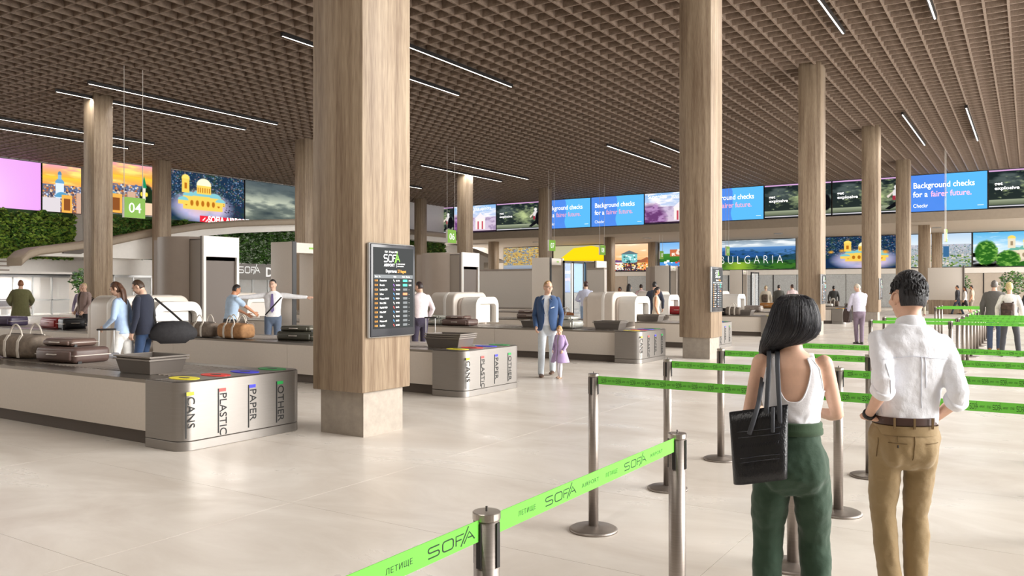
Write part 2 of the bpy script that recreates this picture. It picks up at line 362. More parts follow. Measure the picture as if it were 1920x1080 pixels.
# ------------------------------------------------------------------ painted screens
class Cv:
    def __init__(s, w=320, h=200, c=(0,0,0)):
        s.w, s.h = w, h; s.a = np.zeros((h, w, 3)); s.a[:] = c
        s.x, s.y = np.meshgrid((np.arange(w)+.5)/w, (np.arange(h)+.5)/h)   # y up
    def mix(s, m, c):
        m = np.clip(m, 0, 1)[..., None]; s.a = s.a*(1-m)+np.array(c)*m; return s
    def grad(s, c0, c1, y0=0, y1=1):
        t = np.clip((s.y-y0)/(y1-y0), 0, 1)[..., None]; m = ((s.y >= y0) & (s.y <= y1))[..., None]
        s.a = np.where(m, np.array(c0)*(1-t)+np.array(c1)*t, s.a); return s
    def rect(s, x0, y0, x1, y1, c): return s.mix(((s.x >= x0) & (s.x <= x1) & (s.y >= y0) & (s.y <= y1))*1., c)
    def ell(s, cx, cy, rx, ry, c, soft=.05, half=False):
        d = np.sqrt(((s.x-cx)/rx)**2+((s.y-cy)/ry)**2); m = np.clip((1-d)/soft, 0, 1)
        if half: m = m*(s.y >= cy)
        return s.mix(m, c)
    def poly(s, pts, c):
        m = np.zeros_like(s.x, bool); n = len(pts)
        for i in range(n):
            (x0, y0), (x1, y1) = pts[i], pts[(i+1) % n]
            if y0 == y1: continue
            m ^= ((s.y >= min(y0, y1)) & (s.y < max(y0, y1)) & (s.x < x0+(s.y-y0)*(x1-x0)/(y1-y0)))
        return s.mix(m*1., c)
    def noise(s, f, oct=4, seed=0, st=1):
        rs = np.random.RandomState(seed); out = 0; amp = 1; tot = 0
        for o in range(oct):
            gx, gy = int(f*2**o)+2, int(f*2**o/st)+2
            g = rs.rand(gy+1, gx+1); u = s.x*(gx-1); v = s.y*(gy-1); i = u.astype(int); j = v.astype(int); fu = u-i; fv = v-j
            fu = fu*fu*(3-2*fu); fv = fv*fv*(3-2*fv)
            out = out+amp*((g[j,i]*(1-fu)+g[j,i+1]*fu)*(1-fv)+(g[j+1,i]*(1-fu)+g[j+1,i+1]*fu)*fv); tot += amp; amp *= .55
        return out/tot
    def speck(s, y0, y1, cols, n, sz=.012, seed=1, x0=0, x1=1, asp=1.):
        rs = np.random.RandomState(seed)
        for k in range(n):
            x = x0+(x1-x0)*rs.rand(); y = y0+(y1-y0)*rs.rand(); q = sz*(.5+rs.rand())
            s.rect(x, y, x+q, y+q*asp*1.4, cols[rs.randint(len(cols))])
        return s
    def image(s, name):
        for _ in range(2): p = np.pad(s.a, ((1,1),(1,1),(0,0)), 'edge'); s.a = (p[1:-1,1:-1]*2+p[:-2,1:-1]+p[2:,1:-1]+p[1:-1,:-2]+p[1:-1,2:])/6
        im = bpy.data.images.new(name, s.w, s.h); a = np.ones((s.h, s.w, 4), np.float32); a[..., :3] = np.clip(s.a, 0, 1)
        im.pixels.foreach_set(a.ravel()); im.pack(); return im
def H(c): return tuple(int(c[i:i+2], 16)/255 for i in (0, 2, 4))
def screen_mat(cv, name, k=1.0):
    m = bpy.data.materials.new(name); m.use_nodes = True; N = m.node_tree.nodes; L = m.node_tree.links; N.clear()
    o = N.new('ShaderNodeOutputMaterial'); e = N.new('ShaderNodeEmission'); i = N.new('ShaderNodeTexImage'); i.image = cv.image(name)
    e.inputs[1].default_value = k; L.new(i.outputs[0], e.inputs[0]); L.new(e.outputs[0], o.inputs[0]); return m
def cathedral(c, cx, cy, s, night=True, sd=3):
    w = H('f6c95a') if night else H('e9dcc0'); g = H('6fb4a0') if not night else H('7fc0c8'); gd = H('ffd86a'); sh = H('b06a1c') if night else H('a08c70')
    c.rect(cx-.32*s, cy-.22*s, cx+.34*s, cy+.12*s, w)
    for k in range(-3, 4): c.ell(cx+k*.09*s, cy-.05*s, .03*s, .09*s, sh, .3)
    for dx, dz, r in ((-.22,.12,.11),(.2,.12,.12),(-.02,.14,.16),(.3,.02,.09),(-.32,.0,.09)): c.rect(cx+(dx-r*.9)*s, cy+(dz-.1)*s, cx+(dx+r*.9)*s, cy+dz*s, w); c.ell(cx+dx*s, cy+dz*s, r*s, r*1.1*s, g, .1, True)
    c.rect(cx-.1*s, cy+.2*s, cx+.14*s, cy+.42*s, w)
    for k in range(6): c.rect(cx+(-.085+k*.038)*s, cy+.24*s, cx+(-.07+k*.038)*s, cy+.36*s, sh)
    c.ell(cx+.02*s, cy+.42*s, .13*s, .2*s, gd if not night else H('fff2c8'), .1, True)
    c.rect(cx-.34*s, cy+.2*s, cx-.22*s, cy+.55*s, w); c.rect(cx-.3*s, cy+.3*s, cx-.26*s, cy+.45*s, sh); c.ell(cx-.28*s, cy+.55*s, .07*s, .12*s, gd, .1, True)
    return c
SW = {}
c = Cv(c=H('f0b8ee')); n = c.noise(3, 3, 5); c.mix(np.exp(-((c.x-.1)**2/.3+(c.y-.25)**2/.25)), (1,1,1)); c.mix((c.x-.3)*.9, H('e79af0')); SW['pink'] = screen_mat(c, 'screen_pink', 1.0)
c = Cv(); c.grad(H('f58a6a'), H('ffc93c'), .5, .75).grad(H('ffb43c'), H('e9a0b0'), .75, 1); n = c.noise(3, 5, 2, .25); c.mix((c.y > .6)*np.clip((n-.5)*4, 0, 1), H('ffe27a'))
c.grad(H('8a5a4a'), H('5a6a8a'), 0, .58); c.speck(0, .56, [H('b0623c'), H('e0c8a8'), H('506a9a'), H('d89050'), H('c8d4e8'), H('3c3a50')], 900, .02, 3)
c.rect(.18,.3,.3,.62,H('d8e4f4')); c.ell(.24,.62,.07,.1,H('6aa0c8'),.1,True); c.rect(.215,.7,.265,.8,H('8cb4d0')); c.ell(.24,.8,.03,.08,H('5a86a8'),.1,True)
c.ell(.27,.32,.1,.12,H('5a9ac0'),.1,True); c.rect(.27,.0,.42,.38,H('f0b050')); c.rect(.3,.05,.39,.3,H('8a5028')); c.rect(0,.0,.25,.3,H('d8d0d4'))
c.ell(.72,.35,.1,.3,H('1c2c18'),.2); c.ell(.85,.3,.1,.3,H('20301c'),.2); c.rect(.67,.3,.71,.55,H('e8e0d0')); c.poly([(.655,.55),(.725,.55),(.69,.8)],H('1f8a5a')); c.ell(.66,.42,.02,.05,H('ffd84a'),.2); c.ell(.72,.42,.02,.05,H('ffd84a'),.2); c.rect(.6,.0,.8,.25,H('e8c8a8'))
c.rect(.48,.0,.58,.45,H('d0a890')); SW['church'] = screen_mat(c, 'screen_church', 1.05)
def aerial(seed, s, cx, cy, daytone='1c3048'):
    c = Cv(c=H(daytone)); n = c.noise(8, 5, seed); c.mix(np.clip((n-.5)*3, 0, 1), H('2c4434')); c.speck(.4, 1, [H('3c5a7a'), H('8a6a6a'), H('24384c'), H('4c6a5a'), H('6a86a8')], 1000, .012, seed)
    m = np.clip(1.5-((c.x-cx)**2/.14+(c.y-cy+.12)**2/.09), 0, 1); c.mix(m, H('c8b8d8')); c.mix(m*np.clip(c.noise(7, 4, seed+1)*1.6-.5, 0, 1), H('8aa0d0'))
    c.mix(np.exp(-((c.x-cx)**2/.03+(c.y-cy)**2/.03))*.9, H('ffb040')); return cathedral(c, cx, cy, s)
c = aerial(4, .8, .42, .42); c.rect(.38, 0, 1, .13, H('e02838')); c.poly([(.41,.03),(.45,.1),(.46,.09),(.43,.03)], (1,1,1)); c.poly([(.45,.01),(.49,.08),(.5,.07),(.47,.01)], (1,1,1))
c.speck(.05, .45, [H('2c2c40'), H('403048')], 90, .012, 8, .7, 1); SW['gold'] = screen_mat(c, 'screen_gold', 1.1)
c = Cv(); c.grad(H('7a8478'), H('5c686c')); n = c.noise(3, 6, 9, .5); c.mix(np.clip((n-.52)*5, 0, 1)*np.exp(-((c.y-.45)**2/.08)), H('e4ead0')); c.mix(np.clip((.48-n)*3, 0, 1), H('3c484c')); SW['cloud'] = screen_mat(c, 'screen_cloud', .8)
def foot():
    c = Cv(); c.grad(H('2c3430'), H('1c2628')); n = c.noise(4, 6, 12, .6); c.mix(np.clip((n-.5)*4, 0, 1)*(c.y > .35)*.6, H('74807c'))
    th = np.arctan2(c.y-.5, c.x-.62); r = np.hypot((c.x-.62)*1.2, c.y-.5); q = c.noise(14, 4, 15)
    c.mix(np.clip(1.1-r*3.0+(q-.5)*2.2*(r*3), 0, 1)*.85, H('d4e4a0')); c.grad(H('5c6450'), H('a4ac90'), .08, .22); c.grad(H('0c0e0c'), H('181c18'), 0, .03); c.rect(0,.03,1,.06,H('e0dce4')); c.rect(0,.96,1,1,H('d8a8d8'))
    c.ell(.87,.72,.035,.07,H('f0eeec'),.2); c.ell(.87,.55,.06,.14,H('e4e0e0'),.2); c.poly([(.8,.5),(.84,.62),(.74,.48),(.76,.42)],H('e8d8cc')); c.ell(.93,.4,.07,.26,H('101014'),.2); c.poly([(.72,.12),(.92,.4),(.98,.3),(.78,.1)],H('141418')); c.rect(.82,.36,.86,.48,H('a03040'))
    return c
SW['foot'] = screen_mat(foot(), 'screen_smoke', .95)
c = Cv(c=H('5ab4f0')); c.rect(0,0,.5,1,H('4a84e0')); c.mix((c.x < .5)*c.noise(3,3,2)*.4, H('6a9aee')); c.mix(((c.x-.5)*1. > -.03*np.sin(c.y*7))*(c.x < .53)*1., H('5ab4f0')); c.rect(.88,.1,.96,.115,(1,1,1)); SW['blue'] = screen_mat(c, 'screen_blue', 1.05)
c = Cv(); c.grad(H('e8dce8'), H('8ab8e8'), .3, 1); n = c.noise(4,5,21,.4); c.mix((c.y > .5)*np.clip((n-.45)*4,0,1), H('f4f0f4')); c.grad(H('d8c4d4'), H('c8b8d4'), 0, .55); c.mix((c.y < .55)*np.clip((c.noise(12,4,5)-.5)*4,0,1), H('a08cac'))
c.ell(.1,.1,.32,.62,H('6a3c70'),.3); c.mix((((c.x-.1)/.32)**2+((c.y-.1)/.62)**2 < 1)*np.clip((c.noise(9,4,6)-.5)*5,0,1), H('b088b8')); c.rect(.52,.1,.75,.5,H('f4ece8')); c.poly([(.5,.5),(.77,.5),(.635,.72)],H('f0e8ec')); c.rect(.57,.1,.6,.4,H('c04858')); c.rect(.67,.1,.7,.4,H('c04858')); c.rect(0,0,1,.05,H('2c1c2c')); SW['rock'] = screen_mat(c, 'screen_rock', 1.0)
c = Cv(480, 200); c.grad(H('c8dcec'), H('8a98a4'), .72, 1); n = c.noise(5,5,31,.3); c.mix((c.y > .7)*np.clip((n-.45)*4,0,1), H('eef2f4')); c.grad(H('2c5c8c'), H('5a8cc8'), .45, .76)
for k, (y0, cc, sd) in enumerate(((.66,'4c7cb8',1),(.56,'2c5a94',2),(.44,'244a5c',3),(.32,'2c5c34',4),(.2,'3c7028',5))):
    m = c.y < y0+.16*(c.noise(4,4,40+sd)[0:1, :]-.5)*2; c.mix(m*1., H(cc)); c.mix(m*np.clip((c.noise(16,4,50+sd)-.5)*4,0,1)*.6, H('10261c'))
c.mix((c.y < .25)*np.exp(-((c.x-.3)**2/.03))*.8, H('a8c83c')); SW['hills'] = screen_mat(c, 'screen_hills', .95)
c = aerial(14, .75, .62, .38, '162c4c'); c.ell(.2,.52,.05,.07,H('ffb030'),1); c.ell(.34,.56,.05,.07,H('ffb030'),1); c.ell(.87,.5,.05,.08,H('ffa020'),1); SW['night'] = screen_mat(c, 'screen_night', 1.0)
c = Cv(480, 200); c.grad(H('dce8f0'), H('b8d0e8'), .68, 1); c.grad(H('8a9c98'), H('b8bcc8'), 0, .68); c.speck(.3,.66,[H('e8e0e0'),H('c8a8a0'),H('5c86a8'),H('4c6a4c'),H('8a8ca0')],800,.009,5); c.speck(0,.35,[H('4c7034'),H('8aa05c'),H('d8ccc0'),H('b0b8c0')],400,.022,6); c.rect(.62,.3,.7,.62,H('3c6a94')); SW['city'] = screen_mat(c, 'screen_city', 1.0)
c = Cv(); c.grad(H('dcecf8'), H('5cb4e4'), .4, 1); n = c.noise(3,5,61,.4); c.mix(np.clip((n-.5)*4,0,1), H('f4f6fa')); cathedral(c, .72, .36, .8, False); c.rect(.45,0,1,.2,H('d4c8ac'))
for x,y,r,q in ((.17,.4,.16,.38),(.45,.18,.16,.3),(.98,.15,.14,.34),(.7,.02,.16,.14)): c.ell(x,y,r,q,H('2c6420'),.15)
m = np.zeros_like(c.x)
for x,y,r,q in ((.17,.4,.16,.38),(.45,.18,.16,.3),(.98,.15,.14,.34)): m = np.maximum(m, (((c.x-x)/r)**2+((c.y-y)/q)**2 < 1))
c.mix(m*np.clip((c.noise(22,3,7)-.5)*5,0,1), H('7cb04c')); SW['day'] = screen_mat(c, 'screen_day', 1.0)
c = Cv(c=H('d8b468')); n = c.noise(16,4,71); c.mix(np.clip((n-.5)*5,0,1), H('8a9cb8')); c.speck(.3,1,[H('b07830'),H('f0d890'),H('5c80a8')],500,.018,9); c.grad(H('8a98b0'), H('b0b8c4'), 0, .28); SW['mural'] = screen_mat(c, 'screen_mural', .8)
c = Cv(); c.grad(H('c8c09c'), H('b8b08c')); c.poly([(0,.3),(1,.16),(1,.85),(.75,.98),(.4,.9)],H('ffd414')); c.mix((c.y < .5)*(c.x > .3)*(c.y-.0 > .15)*(.5-c.y)*2, H('ff8a14')); c.speck(0,.2,[H('5c4c5c'),H('a07c5c'),H('d8b070')],220,.03,4); SW['yellow'] = screen_mat(c, 'screen_yellow', 1.05)
c = Cv(); c.grad(H('ffb478'), H('ffd0a8'), .4, 1); n = c.noise(3,5,81,.4); c.mix(np.clip((n-.5)*4,0,1)*(c.y > .5), H('ffe8c8')); c.grad(H('3c2c3c'), H('6c4c4c'), 0, .4); c.rect(.27,.3,.6,.62,H('7cc0c0')); c.poly([(.24,.62),(.63,.62),(.43,.76)],H('5c7078')); c.speck(.3,.56,[H('2c5c5c'),H('d8f0ec')],30,.03,2,.3,.58)
c.rect(.02,.05,.3,.32,H('f0e8dc')); c.poly([(0,.32),(.32,.32),(.16,.42)],H('6c4878')); c.rect(.6,.05,.95,.3,H('f0b870')); c.poly([(.55,.3),(1,.3),(.8,.5)],H('a06040')); c.ell(.9,.3,.15,.2,H('ff7820'),1); c.speck(0,.25,[H('202c28'),H('ffd060'),H('e05c38'),H('f0e8d8')],260,.02,4); c.ell(.95,.7,.08,.2,H('5c8c84'),.2,True); SW['town'] = screen_mat(c, 'screen_town', 1.05)
c = Cv(); c.grad(H('a8d0f0'), H('78b0e8'), .6, 1); c.grad(H('2c6c2c'), H('4c8c34'), .3, .6); c.rect(.2,.5,.8,.75,H('c86c48')); c.speck(.5,.7,[H('f0e0d0')],30,.04,3,.2,.75); c.grad(H('2c6cc8'), H('5ca0e0'), 0, .3); c.speck(0,.3,[(1,1,1),H('e84838')],60,.04,5); SW['resort'] = screen_mat(c, 'screen_resort', 1.0)
M_PINKT = mat('pink_print', 'ffb8d8', .5, emit=.6)
M_WHT = mat('white_emit_print', 'ffffff', .5, emit=.9)

def screen(axis, pos, a0, a1, z0, z1, key, lab, u0=0, u1=1):
    """flat display panel: axis 'Y' faces -Y at y=pos from x=a0..a1; axis 'X' faces +X at x=pos from y=a0..a1"""
    t = thing('display_screen', lab, 'screen', (a0, pos, z0) if axis == 'Y' else (pos, a0, z0), 0 if axis == 'Y' else PI/2)
    w = a1-a0; h = z1-z0
    MB().box(0, .02, 0, w, .12, h).build('housing', M_DARK, t)
    me = bpy.data.meshes.new('panel'); me.from_pydata([(.03,.015,.03),(w-.03,.015,.03),(w-.03,.015,h-.03),(.03,.015,h-.03)], [], [(0,1,2,3)])
    uv = me.uv_layers.new(name='u'); uv.data.foreach_set('uv', [u0,0,u1,0,u1,1,u0,1]); me.materials.append(SW[key]); pic = put('picture', me, t)
    if key == 'blue':
        text('Background checks', .56, M_WHT, pic, (.35,.01,h*.64), sx=.86, bold=.006); text('for a', .56, M_WHT, pic, (.35,.01,h*.40), sx=.86, bold=.006)
        text('fairer future.', .56, M_PINKT, pic, (1.45,.01,h*.40), sx=.86, bold=.006); text('Checkr', .36, M_WHT, pic, (.35,.01,h*.12), sx=.86)
    elif key == 'foot':
        text('get', .3, M_WHT, pic, (.35,.01,h*.60), sx=1.25, bold=.006); text('explosive', .3, M_WHT, pic, (.35,.01,h*.48), sx=1.25, bold=.006)
    elif key == 'rock':
        text('Supersize', .48, M_WHT, pic, (.3,.01,h*.82), sx=.9, bold=.006); text('your opinions', .48, M_WHT, pic, (2.35,.01,h*.82), sx=.75)
    elif key == 'hills': text('B U L G A R I A', 1.15, M_WHT, pic, (.45,.01,h*.2), sx=.80, bold=-.03)
    elif key == 'gold': text('SOFIA AIRPORT', .62, M_WHT, pic, (2.95,.01,.04), sx=.8, bold=.02)
    return t
ub = [2.6, -2.32, -7.2, -12.2, -17.12, -22.0, -27.0, -31.98, -36.9, -41.85, -46.8, -51.7]
uk = [('foot','smoke and dust advert at the far right end of the upper screen band'),('blue','light blue background checks advert nearest the right end of the upper band'),('foot','smoke advert left of the rightmost blue advert'),('foot','smoke advert directly right of the blue advert behind the second column'),
      ('blue','blue background checks advert just right of the second column'),('rock','purple rock advert directly left of the second column'),('blue','fully visible blue background checks advert between the 07 and 08 signs'),('blue','blue background checks advert partly behind the 07 sign column'),
      ('foot','smoke advert with a leaping player above the white partition'),('rock','purple rock advert just right of the 06 sign column'),('foot','smoke advert left of the 06 sign column')]
for i, (k, l) in enumerate(uk): screen('Y', 62.42, ub[i+1]+.02, ub[i]-.02, 6.97, 9.55, k, l)
for a0, a1, k, l in ((-50.9,-44.5,'mural','dim golden mural screen beside the grey ramp'),(-44.3,-38.0,'yellow','screen with a big yellow balloon shape'),(-37.5,-32.1,'town','sunset old town street screen'),(-31.8,-26.3,'resort','blue and green resort screen left of the second column'),
                     (-26.0,-18.3,'hills','long forested hills screen lettered BULGARIA'),(-16.6,-9.75,'night','night-time aerial cathedral screen below the mezzanine'),(-9.6,-4.05,'city','daytime city panorama screen below the mezzanine'),(-3.98,1.6,'day','daytime cathedral with green trees at the far right')):
    screen('Y', 77.4, a0, a1, 3.46, 6.34, k, l)
screen('X', XL1+.15, 19.5, 26.55, 6.5, 9.55, 'pink', 'plain pink and violet screen at the left edge')
screen('X', XL1+.15, 26.6, 29.1, 6.5, 9.55, 'church', 'narrow strip of sunset church screen behind the left column', 0, .55)
screen('X', XL2+.15, 28.6, 32.5, 6.35, 9.55, 'church', 'sunset city screen with a green church spire behind the 04 sign', .3, 1)
screen('X', XL2+.15, 32.6, 38.62, 6.2, 9.55, 'gold', 'golden aerial cathedral screen with a red SOFIA AIRPORT strip')
screen('X', XL2+.15, 38.68, 46.4, 6.2, 9.55, 'cloud', 'grey storm cloud screen left of the front column')
screen('X', XL2+.15, 46.5, 54.3, 6.2, 9.55, 'foot', 'smoke screen mostly hidden behind the front column')

# green wall foliage
def foliage(name, mats, spots, lab=None, leaf=.12, parent=None):
    mb = MB()
    for p, s in spots:
        a = random.random()*2*PI; t = Vector((math.cos(a), math.sin(a), random.uniform(-.6, .8))).normalized(); u = t.cross(Vector((random.uniform(-1,1), random.uniform(-1,1), random.uniform(-.3,1)))).normalized()
        q = leaf*s*random.uniform(.6, 1.3); p = Vector(p)
        mb.quad(p-t*q, p+u*q*.45, p+t*q, p-u*q*.45, random.randrange(len(mats)))
    o = mb.build(name, mats, parent); o['kind'] = 'stuff'
    return o
G = [mat('leaf_dark', '34561f', .7), mat('leaf_mid', '5a8c34', .7), mat('leaf_light', 'a0c04c', .65), mat('leaf_olive', '6c7a34', .7)]
def wallspots(X, y0, y1, zf0, zf1, n, top=.35):
    out = []
    for _ in range(n):
        y = random.uniform(y0, y1); z = random.uniform(zf0, zf1+top*mnoise.noise(Vector((y*1.3, 0, 0))))
        out.append(((X+.22+.45*abs(mnoise.noise(Vector((y*.9, z*.9, 3))))+random.uniform(0,.1), y, z), 1.3+.6*mnoise.noise(Vector((y,z,7)))))
    return out
hed = MB().box(XL1, 14, 3.5, XL1+.08, 28.6, 6.5).box(XL2, 28.6, 3.5, XL2+.08, 62.4, 6.3).build('hedge_backing', G[0]); struct(hed)
for o_, sp, mm, l in (('a', wallspots(XL1, 14.5, 28.5, 3.5, 6.35, 9000), G+[G[2],G[1],G[2]], 'tall green plant wall under the pink screen'), ('b', wallspots(XL2, 28.6, 35, 3.55, 6.1, 5000), [G[0],G[1],G[3]], 'plant wall strip between the left columns'), ('c', wallspots(XL2, 35, 48, 3.5, 6.0, 8000), [G[0],G[1],G[0],mat('leaf_pale','a8b8a0',.7)], 'hanging greenery above the grey shop sign'), ('d', wallspots(XL2, 48, 62.3, 3.5, 6.0, 5000), [G[0],G[1],G[3]], 'dark greenery behind the 06 sign')):
    o = foliage('green_wall', mm, sp); tag(o, l, 'plants')

# grey ramp underside and low white partition
rp = struct(MB().prism_y([(-53,3.4),(-53,6.3),(-51.5,6.3),(-50.2,5.9),(-46.6,4.6),(-46.6,4.35),(-47.8,4.35),(-47.8,3.0),(-53,3.0)], 69.0, 71.0).build('ramp_wall', mat('ramp_grey', '8c857d', .7)))
pt = struct(MB().box(-27, 35, 0, -17.2, 35.2, 2.57).build('partition_wall', M_PANEL)); MB().box(-27, 34.95, 2.57, -17.2, 35.25, 2.66).build('trim', M_TAUPE, pt)

# ------------------------------------------------------------------ linear ceiling lamps
def lamp(x, y0, y1, lab):
    t = thing('linear_lamp', lab, 'lamp', (x, y0, 9.46))
    MB().box(-.055, 0, .0, .055, y1-y0, .12).build('housing', M_DARK, t)
    MB().box(-.02, .03, -.004, .02, y1-y0-.03, .0).build('diffuser', M_LED, t)
    MB().box(-.01, .5, .12, .01, .52, .2).box(-.01, y1-y0-.52, .12, .01, y1-y0-.5, .2).build('hanger', M_DARK, t)
    ld = bpy.data.lights.new('lamp', 'AREA'); ld.shape = 'RECTANGLE'; ld.size = .03; ld.size_y = y1-y0-.1; ld.energy = LAMP_W; ld.color = (1, .95, .88)
    lo = bpy.data.objects.new('lamp_light', ld); COL.objects.link(lo); lo.parent = t; lo.location = (0, (y1-y0)/2, -.01)
pos = {-42.4:'in the pair farthest left', -40.0:'right one of the pair farthest left', -32.5:'left one beside the 04 sign', -30.2:'right one beside the 04 sign', -19.45:'left one of the pair behind the front column', -16.9:'right one of the pair behind the front column', -4.8:'left one of the pair over the queue', -2.3:'right one of the pair over the queue'}
for x, l in pos.items():
    for (a, b), s in (((17.1, 26.3), 'near row'), ((39.9, 49.2), 'far row'), ((-6.1, 3.1), 'overhead behind the viewer')):
        lamp(x, a, b, 'black linear lamp, %s, %s' % (s, l))
for x in (-42, -30, -18, -6):  # fill lights added to lift the dark area below the mezzanine
    ld = bpy.data.lights.new('soffit_fill', 'AREA'); ld.size = .5; ld.energy = 260; ld.color = (1,.95,.88)
    t = thing('soffit_fill', 'added square fill light under the mezzanine near x %d' % x, 'lamp', (x, 70, 6.3)); t['label'] = 'added square fill light under the mezzanine, '+{-42:'by the ramp',-30:'by the old town screen',-18:'by the hills screen',-6:'by the night cathedral screen'}[x]
    MB().box(-.3,-.3,0,.3,.3,.08).build('housing', M_ALU, t); lo = bpy.data.objects.new('lamp_light', ld); COL.objects.link(lo); lo.parent = t; lo.location = (0,0,-.01)

# hanging lane signs
def sign(num, y0, y1, lab, x=-27.2):
    t = thing('hanging_sign', lab, 'sign', (x, y0, 4.2)); w = y1-y0
    MB().box(-.1, 0, 0, 0, w, .73).build('board', M_WHITE, t); fc = MB().box(0, .02, .0, .012, w, .73).build('face', M_GREENS, t)
    text(num, .5, M_WTXT, fc, (.016, w/2+.01, .19), '+X', align='CENTER', bold=.003)
    MB().limb([(-.05,.04,.73),(-.05,.04,5.72)], [.012,.012], 6, ends=False).build('cable', M_CABLE, t); MB().limb([(-.05,w-.06,.73),(-.05,w-.06,5.72)], [.012,.012], 6, ends=False).build('cable', M_CABLE, t)
sign('04', 16.7, 17.52, 'large green hanging sign in front of the left column, reading 04'); sign('06', 35.7, 36.5, 'green hanging sign reading 06 just right of the front column'); sign('07', 46.95, 47.8, 'green hanging sign reading 07 over the partition'); sign('08', 54.6, 55.5, 'smaller green hanging sign reading 08 before the yellow screen')
def sign2(num, x, y0, z, lab):
    t = thing('hanging_sign', lab, 'sign', (x, y0, z))
    MB().box(-.1, 0, 0, 0, .8, .7).build('board', M_WHITE, t); fc = MB().box(0, .02, .0, .012, .8, .7).build('face', M_GREENS, t); text(num, .5, M_WTXT, fc, (.016, .4, .17), '+X', align='CENTER')
    for yy in (.04,.74): MB().limb([(-.05,yy,.7),(-.05,yy,9.93-z if y0 < 62 else 6.4-z)], [.012,.012], 6, ends=False).build('cable', M_CABLE, t)
sign2('10', -27.2, 66.3, 4.25, 'small green hanging sign right of the sunset old town screen'); sign2('11', -19.6, 61.0, 4.2, 'small green hanging sign in front of the BULGARIA screen'); sign2('12', -4.0, 52.0, 4.35, 'narrow hanging sign above the raised white board')

# ------------------------------------------------------------------ departures displays on columns
M_SCR = mat('display_dark', '1a1e20', .5, emit=.2, spec=.15)
def display(x, y, lab, detail=True):
    t = thing('departures_display', lab, 'display', (x, y, 1.1), PI/2)     # local x -> +Y, local -y -> +X
    W, Hh = .78, 1.06
    bev(MB().box(0, -.05, 0, W, .0, Hh).build('housing', M_ALU, t), .02, 3)
    bev(MB().box(.012, -.062, .012, W-.012, -.045, Hh-.012).build('bezel', mat('bezel_navy','23252c',.2), t), .015, 2)
    sc_ = MB().box(.05, -.066, .1, W-.05, -.06, Hh-.05).build('screen', M_SCR, t); root = t; t = sc_
    yy = -.068
    w_ = mat('display_white', 'f4f4f4', .5, emit=.7); g_ = mat('display_green', '7fd03c', .5, emit=.7); o_ = mat('display_amber', 'e8a03c', .5, emit=.7)
    gr = mat('display_teal', '2fd0a0', .5, emit=.7); rd = mat('display_orange', 'e87848', .5, emit=.6); gy = mat('display_grey', '5a6064', .5, emit=.2)
    S, O, F, sl = logo_sofia(); q = .075
    for part, m in ((S+O+F, w_), (sl, g_)):
        k = strokes(part, .16); k.v = [(a*q*.62, b*q, c) for a, b, c in k.v]; o = k.build('logo', m, t, loc=(.22, yy, .855)); o.rotation_euler = (PI/2, 0, 0)
    text('AIRPORT', .042, w_, t, (.22, yy, .80), sx=1.05, ext=.0005, bold=.001)
    MB().box(.43, yy, .79, .433, yy+.002, .84).build('divider', w_, t)
    text('СОФИЯ ЛЕТИЩЕ', .018, w_, t, (.445, yy, .822), sx=.9, ext=.0005); text('SOFIA AIRPORT', .018, w_, t, (.445, yy, .797), sx=.9, ext=.0005)
    text('12:24   27 August, 2025', .03, w_, t, (.23, yy, .955), sx=.75, ext=.0005)
    text('Departures', .05, w_, t, (.25, yy, .73), sx=.8, ext=.0005); text('27 August', .05, o_, t, (.45, yy, .73), sx=.72, ext=.0005)
    MB().box(.06, yy+.001, .665, W-.06, yy+.003, .705).build('table_header', gy, t)
    text('Time   To', .022, w_, t, (.07, yy, .677), ext=.0005); text('Flight', .022, w_, t, (.38, yy, .677), ext=.0005); text('Status   Check-in', .022, w_, t, (.53, yy, .677), ext=.0005, sx=.9)
    rows = [('11:50','Amsterdam','KL1998'),('12:10','Brussels','W64369'),('12:20','London LTN','W64303'),('12:35','Lisbon','FR4182'),('12:45','Warsaw WAW','FR9224'),('12:55','Paris CDG','AF1725'),('13:10','Madrid MAD','IB1475'),('13:20','Milan BGY','FR4014'),('13:35','Oslo','FR6120'),('13:45','Warsaw LO','LO632'),('14:00','Frankfurt','LH1427')]
    fl = [w_, mat('display_violet','8a4cc0',.5,emit=.6), mat('display_violet','8a4cc0'), mat('display_blue','3c8cd8',.5,emit=.6), mat('display_blue','3c8cd8'), w_, mat('display_red','d83c3c',.5,emit=.6), mat('display_blue','3c8cd8'), w_, mat('display_blue','3c8cd8'), mat('display_red','d83c3c')]
    for i, (a, b, c) in enumerate(rows):
        z = .63-.0505*i
        text(a, .03, o_, t, (.065, yy, z), sx=.8, ext=.0005); text(b, .03, w_, t, (.15, yy, z), sx=.8, ext=.0005); text(c, .026, w_, t, (.42, yy, z), sx=.8, ext=.0005)
        MB().add([(.375,yy,z+.02),(.39,yy,z-.005),(.40,yy,z-.005),(.385,yy,z+.022)], [(0,1,2,3)]).build('airline_mark', fl[i], t)
        MB().box(.545, yy, z-.004, .62, yy+.002, z+.022).build('status_field', gr if i < 2 else (rd if i == 3 else gy), t)
        text(['07-10','12-15'][i] if i < 2 else '--', .026, w_, t, (.645, yy, z), sx=.8, ext=.0005)
    return root
display(-6.145, 6.59, 'large dark departures display on the front column')
display(-6.21, 18.1, 'departures display on the second column'); display(-6.21, 29.75, 'small departures display on the column behind the woman'); display(-6.21, 42.9, 'departures display on the column behind the bald man')

